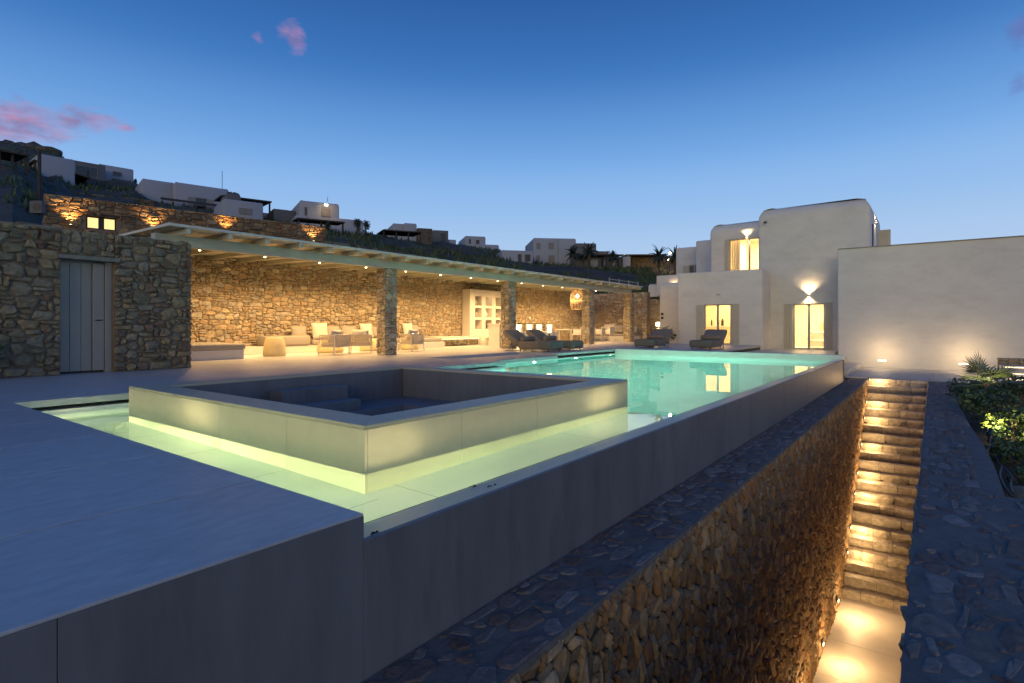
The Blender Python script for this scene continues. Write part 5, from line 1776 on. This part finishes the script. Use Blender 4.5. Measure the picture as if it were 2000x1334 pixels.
def hill_house(u0, u1, vt, vb, d, label, turn=None, depth=6.0, mt='hwhite', bev=.35, wins=(), steps=(), name='hill_house', door=None):
    """box house facing the camera; u0,u1 its left and right edges, vt/vb top and bottom rows at depth d; wins: (u0,u1,v0,v1, shutters)"""
    d = solve_d((u0 + u1) / 2, vb, d)
    w = (u1 - u0) / F * d
    h = (vb - vt) / F * d
    p, a = frame_at((u0 + u1) / 2, vb, d, turn)
    t = thing(name, p, label, 'house', 'houses on the hillside')
    t.rotation_euler.z = a
    bm = solid(-w / 2, w / 2, 0, depth, -2.5, h, bev, .12, 3)
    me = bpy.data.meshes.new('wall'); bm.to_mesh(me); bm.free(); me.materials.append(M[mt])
    me.polygons.foreach_set('use_smooth', [True] * len(me.polygons)); me.set_sharp_from_angle(angle=math.radians(45))
    o = bpy.data.objects.new('wall', me); C.objects.link(o); o.parent = t
    X = lambda u: (u - (u0 + u1) / 2) / F * d
    Z = lambda v: (vb - v) / F * d
    for (a0, a1, b0, b1, s0, s1, dd) in steps:
        bm = solid(X(a0), X(a1), dd, dd + depth * .8, -2.5, Z(b0), min(bev, .3), .12, 3)
        me = bpy.data.meshes.new('wing'); bm.to_mesh(me); bm.free(); me.materials.append(M[mt])
        me.polygons.foreach_set('use_smooth', [True] * len(me.polygons)); me.set_sharp_from_angle(angle=math.radians(45))
        o = bpy.data.objects.new('wing', me); C.objects.link(o); o.parent = t
    for (a0, a1, b0, b1, sh) in wins:
        wt = thing('window', (0, 0, 0), None, None); wt.parent = t
        x0, x1, z0, z1 = X(a0), X(a1), Z(b1), Z(b0)
        mb = MB()
        f = .07
        mb.box(x0 - f, x0, -.06, .0, z0, z1); mb.box(x1, x1 + f, -.06, 0, z0, z1); mb.box(x0 - f, x1 + f, -.06, 0, z1, z1 + f); mb.box(x0 - f, x1 + f, -.08, 0, z0 - f, z0)
        mb.build('frame', M['hshut'], wt)
        if sh == 2:
            mb = MB(); mb.box(x0, (x0 + x1) / 2 - .01, -.05, -.005, z0, z1); mb.build('shutter', M['hshut'], wt)
            mb = MB(); mb.box((x0 + x1) / 2 + .01, x1, -.05, -.005, z0, z1); mb.build('shutter', M['hshut'], wt)
        else:
            mb = MB(); mb.box(x0, x1, -.03, -.005, z0, z1); mb.build('pane', M['hglass'], wt)
            if sh == 1:
                ww = (x1 - x0) * .7
                mb = MB(); mb.box(x0 - f - ww, x0 - f - .01, -.05, -.005, z0, z1); mb.build('shutter', M['hshut'], wt)
                mb = MB(); mb.box(x1 + f + .01, x1 + f + ww, -.05, -.005, z0, z1); mb.build('shutter', M['hshut'], wt)
    return t


def roofed(u0, u1, vt, vb, d, label, depth=4.0, posts=3, m='darkwood', name='pergola', turn=None, rise=0.0, depth_off=1.5):
    d = solve_d((u0 + u1) / 2, vb, d) - depth_off
    w = (u1 - u0) / F * d
    h = (vb - vt) / F * d
    p, a = frame_at((u0 + u1) / 2, vb, d, turn)
    t = thing(name, p, label, 'pergola', 'dark pergolas on the hillside')
    t.rotation_euler.z = a
    mb = MB()
    mb.hexa([(-w / 2, -.3, h - .14), (w / 2, -.3, h - .14 + rise), (w / 2, depth, h + .1 + rise), (-w / 2, depth, h + .1), (-w / 2, -.3, h), (w / 2, -.3, h + rise), (w / 2, depth, h + .24 + rise), (-w / 2, depth, h + .24)])
    mb.build('roof', M[m], t)
    for k in range(posts):
        x = -w / 2 + .15 + (w - .3) * k / max(1, posts - 1)
        mb = MB(); mb.box(x - .08, x + .08, 0, .16, -1.5, h - .15); mb.build('post', M[m], t)
    return t


# left crest
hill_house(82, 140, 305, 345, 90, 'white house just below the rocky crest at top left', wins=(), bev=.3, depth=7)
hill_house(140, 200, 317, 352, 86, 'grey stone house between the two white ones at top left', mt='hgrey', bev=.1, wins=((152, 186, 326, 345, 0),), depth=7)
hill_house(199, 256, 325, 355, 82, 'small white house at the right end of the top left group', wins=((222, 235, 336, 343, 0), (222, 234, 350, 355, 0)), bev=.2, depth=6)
roofed(2, 48, 298, 335, 84, 'dark open pergola at the far left crest', posts=3)
ca = roofed(78, 166, 322, 350, 78, 'dark sloping canopy in front of the top left white house', depth=5, posts=2, rise=-1.0, name='canopy')
for q, (x, y0, y1, d, lab, dx) in enumerate(((77, 293, 400, 40, 'thick dark wooden pole rising left of the stone house', 0), (38, 290, 350, 60, 'thin dark pole at the left edge of the hillside', 0), (62, 288, 350, 55, 'leaning dark prop beside the wooden pole', 12))):
    a, b = at(x, y1 + 20, d), at(x - dx, y0, d)
    mb = MB(); mb.tube([a - a, b - a], .11 if q == 0 else .09, 8)
    o = mb.build('wooden_pole', M['darkwood']); o.location = a; tag(o, lab, 'pole', 'dark poles on the left hillside')
# white house with lamp and antenna
hh = hill_house(348, 443, 362, 412, 50, 'white house with lit lamp cluster and antenna above the stone house', bev=.3, wins=((384, 402, 388, 408, 1),), steps=((298, 352, 360, 412, 0, 0, 1.2), (396, 443, 368, 412, 0, 0, .8)), depth=7)
d_ = solve_d(395.5, 412, 50)
p = at(358, 369, d_ + .75)
lamp_c = thing('lamp_cluster', p, 'cluster of lit lamps on the corner of the antenna house', 'lamp')
for k in range(3):
    mb = MB(); mb.lathe([(.02, -.22), (.07, -.1), (.06, 0), (.02, .04)], -.15 + .16 * k, -.05 * k, 8); mb.build('bulb', M['lamp'], lamp_c)
mb = MB(); mb.tube([(-.2, 0, .05), (.22, -.1, .05)], .015, 5); mb.build('bracket', M['metal'], lamp_c)
light('cluster_glow', 'POINT', (0, -.25, -.1), 30, WARM, size=.08, parent=lamp_c)
mb = MB(); a = at(434, 372, d_ + 1.5); b = at(434, 334, d_ + 1.5); mb.tube([(0, 0, 0), b - a], .03, 6); o = mb.build('antenna', M['metal']); o.location = a; tag(o, 'thin upright antenna on the white house with lamps', 'antenna')
hill_house(440, 512, 392, 420, 52, 'low white annex under the dark pergola beside the antenna house', bev=.15, wins=((469, 489, 408, 417, 2),), depth=5)
roofed(436, 527, 388, 428, 50, 'dark pergola roof right of the antenna house', posts=4)
hill_house(443, 470, 374, 392, 56, 'small dark stone turret behind the antenna house', mt='hgrey', bev=.6, depth=3)
roofed(325, 456, 398, 412, 44, 'long low dark railing in front of the antenna house', depth=.2, posts=8, name='railing')
hill_house(537, 578, 410, 432, 62, 'dark stone house left of the tall white cube', mt='hgrey', bev=.05, depth=5, steps=((537, 566, 408, 432, 0, 0, .5),))
hill_house(512, 560, 417, 432, 60, 'low pale wall like building in front of the dark stone house', bev=.2, depth=4)
# white cube with lamp
hill_house(587, 662, 394, 440, 62, 'tall white cube house with a lit lamp over its shuttered window', bev=.35, wins=((629, 643, 407, 421, 2), (597, 600, 408, 423, 0)), steps=((640, 708, 424, 450, 0, 0, -.6), (578, 600, 424, 440, 0, 0, -.4)), depth=7)
d_ = solve_d(624.5, 440, 62)
p = at(637, 399, d_ - .5)
l2 = thing('lamp_cluster', p, 'lit lamp above the shuttered window of the tall white cube house', 'lamp')
for k in range(2):
    mb = MB(); mb.lathe([(.02, -.2), (.09, -.1), (.08, 0), (.02, .04)], -.12 + .24 * k, 0, 8); mb.build('bulb', M['lamp'], l2)
light('cube_glow', 'POINT', (0, -.3, -.1), 36, WARM, size=.08, parent=l2)
roofed(583, 672, 430, 452, 58, 'dark low pergola in front of the tall white cube house', posts=3, depth=3)
mb = MB(); a = at(640, 394, d_ + 1); mb.tube([(0, 0, 0), (0, 0, .5)], .03, 5); o = mb.build('antenna', M['metal']); o.location = a; tag(o, 'short aerial on the tall white cube house', 'antenna')
# middle ridge
hill_house(767, 813, 437, 462, 92, 'grey white house on the ridge behind the dark stone pavilion', bev=.3, steps=((751, 770, 448, 462, 0, 0, .5), (788, 813, 436, 462, 0, 0, -.5)), wins=((800, 808, 444, 451, 0),), depth=7, mt='hwhite')
roofed(748, 824, 451, 476, 86, 'long dark pergola on the ridge beside a stone pier', posts=4, depth=5)
hill_house(816, 845, 446, 478, 85, 'dark stone pavilion with a glass corner on the ridge', mt='dry', bev=.02, depth=5)
gp = hill_house(846, 876, 450, 478, 86, 'glass corner room at the end of the dark pavilion', mt='hgrey', bev=.02, depth=4, wins=((860, 871, 455, 476, 0),))
hill_house(908, 949, 461, 484, 110, 'small white house alone on the ridge right of the pavilion', bev=.3, wins=((916, 919, 468, 476, 0), (930, 936, 469, 476, 0)), steps=((930, 975, 477, 486, 0, 0, -.4),), depth=7)
hill_house(875, 891, 468, 480, 100, 'little pale hut right of the glass corner', bev=.1, depth=4)
hill_house(1041, 1126, 465, 516, 70, 'large two storey white house with palms at its right', bev=.25,
           wins=((1048, 1054, 476, 486, 2), (1072, 1080, 475, 486, 2), (1105, 1113, 476, 487, 2), (1072, 1082, 500, 512, 2), (1048, 1053, 500, 511, 2)), steps=((1090, 1124, 466, 516, 0, 0, -.5),), depth=8)
hill_house(1124, 1165, 475, 515, 76, 'ochre shaded house behind the two storey white house', mt='hgrey', bev=.1, depth=6, steps=((1140, 1163, 478, 515, 0, 0, -.6), (1163, 1192, 489, 515, 0, 0, .6)))
hill_house(980, 1042, 489, 512, 66, 'low white building left of the two storey house', bev=.12, wins=((1012, 1018, 497, 511, 0), (1026, 1036, 497, 510, 0)), depth=5)
hill_house(1150, 1232, 501, 524, 72, 'low white portico building right of the palms', bev=.06, depth=4, wins=((1168, 1179, 504, 522, 0), (1184, 1196, 504, 522, 0), (1201, 1213, 504, 522, 0)))
roofed(1118, 1218, 497, 524, 70, 'reed pergola roof in front of the low white portico', posts=4, depth=3)
roofed(1222, 1300, 497, 520, 78, 'dark flat shelter at the right end of the ridge', depth=6, posts=2)
hill_house(1226, 1330, 500, 524, 84, 'dark stone house by the street lamp at the right end of the ridge', mt='dry', bev=.02, depth=5)
sl = thing('street_lamp', at(1308, 516, 74), 'glaring lamp on a post beside the palms left of the villa', 'lamp')
mb = MB(); mb.tube([(0, 0, -1), (0, 0, 1.35)], .05, 6); mb.build('post', M['metal'], sl)
mb = MB(); mb.lathe([(.02, 1.3), (.16, 1.38), (.16, 1.5), (.02, 1.6)], 0, 0, 10); mb.build('globe', emit('street_glow', (1.0, .78, .42), 40.0), sl)
light('street_glow', 'POINT', (-.3, -.2, 1.3), 240, WARM, size=.15, parent=sl)
for q, (uu, vv, dd, lab) in enumerate(((1227, 503, 76, 'small far lamp left of the dark shelter'), (1305, 507, 73, 'second low lamp under the street lamp'))):
    p = at(uu, vv, dd)
    mb = MB(); mb.lathe([(.02, -.1), (.11, 0), (.02, .1)], 0, 0, 8)
    o = mb.build('far_lamp', M['spot']); o.location = p; tag(o, lab, 'lamp')


def dpalm(u, v_base, v_top, d, label, m='dpalm', seed=1, cr=1.9):
    rng = random.Random(seed)
    b = at(u, v_base, d)
    hgt = (v_base - v_top) / F * d
    t = thing('palm_tree', b, label, 'palm', 'palms by the hillside houses')
    mb = MB(); mb.tube([(0, 0, -1), (.05, 0, hgt * .5), (0, 0, hgt)], [.22, .18, .16], 8); mb.build('trunk', M['trunk'], t)
    mb = MB()
    for k in range(34):
        az, el = rng.uniform(0, 6.28), math.radians(rng.uniform(-35, 80))
        prev = Vector((0, 0, hgt)); dirv = Vector((math.cos(az) * math.cos(el), math.sin(az) * math.cos(el), math.sin(el)))
        L = cr * rng.uniform(.8, 1.1)
        for s in range(4):
            nx_ = prev + dirv * (L / 4)
            sd = Vector((-math.sin(az), math.cos(az), 0))
            w = .26 * (1 - s / 4.5)
            for sg in (-1, 1):
                mb.face([prev, nx_, nx_ + sd * sg * w * .6 - Vector((0, 0, w * .5)), prev + sd * sg * w - Vector((0, 0, w * .7))])
            prev = nx_
            dirv = (dirv - Vector((0, 0, .30))).normalized()
    mb.build('crown', M[m], t)
    return t


dpalm(1120, 516, 496, 66, 'left palm of the pair in front of the two storey white house', seed=3, cr=1.2)
dpalm(1150, 516, 492, 67, 'taller right palm of the pair by the two storey white house', seed=4, cr=1.35)
dpalm(1195, 524, 502, 68, 'thin palm in front of the white portico', seed=5, cr=1.0)
dpalm(1287, 524, 499, 70, 'bushy palm just left of the street lamp', seed=6, cr=1.6)
dpalm(1318, 524, 500, 72, 'palm behind the street lamp next to the villa', seed=7, cr=1.4)

# tall slim plants beside the white cube house
for q, (uu, v0, v1) in enumerate(((640, 452, 436), (700, 456, 428), (714, 458, 432))):
    b = at(uu, v0, 57)
    t = thing('slim_shrub', b, ('short slim shrub in front of the white cube house', 'tall dark shrub at the right of the white cube house', 'slender dark shrub standing farthest right of the white cube house')[q], 'shrub', 'slim shrubs by the cube house')
    hgt = (v0 - v1) / F * 57
    rng = random.Random(40 + q)
    mb = MB()
    for k in range(6):
        mb.tube([(0, 0, 0), (rng.uniform(-.3, .3), 0, hgt)], [.03, .01], 5)
    mb.build('stem', M['trunk'], t)
    mb = MB(); foliage(mb, (0, 0, hgt * .55), .45, .35, hgt * .5, 260, .12, rng); mb.build('foliage', M['dpalm'], t)

# dry stone terrace walls on the hill
def hill_wall(pts, h, label, seed, th=.5):
    """pts: (u, v, d) of the wall's top"""
    P = [at(*p) for p in pts]
    t = thing('dry_stone_wall', P[0] - Vector((0, 0, h)), label, 'stone wall', 'dry stone walls on the hillside')
    faces = []
    mb = MB()
    for a, b in zip(P, P[1:]):
        U_ = Vector((b.x - a.x, b.y - a.y, 0)); L_ = U_.length; U_.normalize()
        N_ = Vector((U_.y, -U_.x, 0))
        if N_.dot(-Vector((a.x, a.y, 0))) < 0: N_ = -N_
        bk = -N_ * th
        mb.hexa([(a.x, a.y, a.z - h), (b.x, b.y, b.z - h), (b.x + bk.x, b.y + bk.y, b.z - h), (a.x + bk.x, a.y + bk.y, a.z - h), tuple(a), tuple(b), (b.x + bk.x, b.y + bk.y, b.z), (a.x + bk.x, a.y + bk.y, a.z)])
        V_ = Vector((0, 0, 1))
        slope = (b.z - a.z) / L_
        Us = (U_ + Vector((0, 0, slope))).normalized()
        faces.append(dict(O=(a.x, a.y, a.z - h), U=Us, V=V_, N=N_, w=L_, h=h, cw=.30, ch=.2, proud=.09, gap=.015, jag=.5))
    mb.build('core', M['dry'], t, t.location)
    masonry(t, faces, [M['dry'], ST_DARK[2], M['dry']], 0, seed)
    return t


hill_wall(((634, 470, 34), (760, 488, 38), (900, 513, 43), (1010, 530, 48), (1120, 548, 52), (1240, 562, 58)), 2.6, 'long dark dry stone terrace wall just above the pergola roof', 101)
hill_wall(((700, 476, 56), (860, 487, 72), (965, 488, 90)), 1.8, 'upper dry stone wall below the ridge houses', 102)
hill_wall(((0, 357, 60), (120, 372, 58), (300, 392, 55)), 1.6, 'dry stone wall crossing the dark left slope', 103)
hill_wall(((-200, 420, 30), (0, 428, 28), (90, 440, 24)), 2.6, 'dark dry stone wall behind the shed at the left edge', 104)

# scrub and grass over the hillside
gr = MB()
g_ = random.Random(9)
for _ in range(5200):
    u = g_.uniform(-120, 1340)
    rho = (u - 1000) / F
    v, dr = ridge(u)
    d0, z0 = hill_near(rho)
    t = g_.random() ** .8
    d = d0 + 4 + (dr - d0 - 4) * t
    p = at(u, HZ, d)
    zz = hill_z(u, d)
    s = g_.uniform(.15, .55)
    for q in range(3):
        a = g_.uniform(0, 6.28)
        w = Vector((math.cos(a), math.sin(a), 0)) * s * .35
        base = Vector((p.x + g_.uniform(-.3, .3), p.y + g_.uniform(-.3, .3), zz - .1))
        gr.face([base - w, base + w, base + w * .3 + Vector((g_.uniform(-.15, .15), g_.uniform(-.15, .15), s * 1.3))], g_.randrange(2))
tag(gr.build('scrub_grass', [M['grass'], M['leaf']]), 'dark scrub and dry grass covering the hillside', 'grass', kind='stuff')
# rocks on the crest
for q in range(14):
    u = g_.uniform(-20, 118)
    v, dr = ridge(u)
    bm = bmesh.new(); bmesh.ops.create_icosphere(bm, subdivisions=2, radius=g_.uniform(.7, 1.6))
    for vv in bm.verts:
        vv.co *= 1 + .3 * noise.noise(vv.co * .9 + Vector((q * 3, 0, 0))); vv.co.z *= .7
    me = bpy.data.meshes.new('boulder'); bm.to_mesh(me); bm.free(); me.materials.append(M['dry'])
    o = bpy.data.objects.new('boulder', me); C.objects.link(o); o.location = at(u, v + 6, dr - g_.uniform(0, 4))
    tag(o, 'dark boulder on the rocky crest at the far left of the hill', 'boulder', 'boulders on the left crest')
# low reed screens behind the pergola's far end
sc = thing('reed_fence', at(1190, 545, 42), 'low wooden rail fence above the far end of the pergola', 'fence')
a, b = at(1190, 543, 42), at(1246, 551, 44)
for k in range(3):
    mb = MB(); mb.tube([a - a + Vector((0, 0, -.22 * k)), b - a + Vector((0, 0, -.22 * k))], .035, 6); mb.build('rail', M['wood'], sc)
for k in range(4):
    p = (b - a) * (k / 3); mb = MB(); mb.tube([p + Vector((0, 0, -1.2)), p + Vector((0, 0, .1))], .04, 6); mb.build('post', M['wood'], sc)
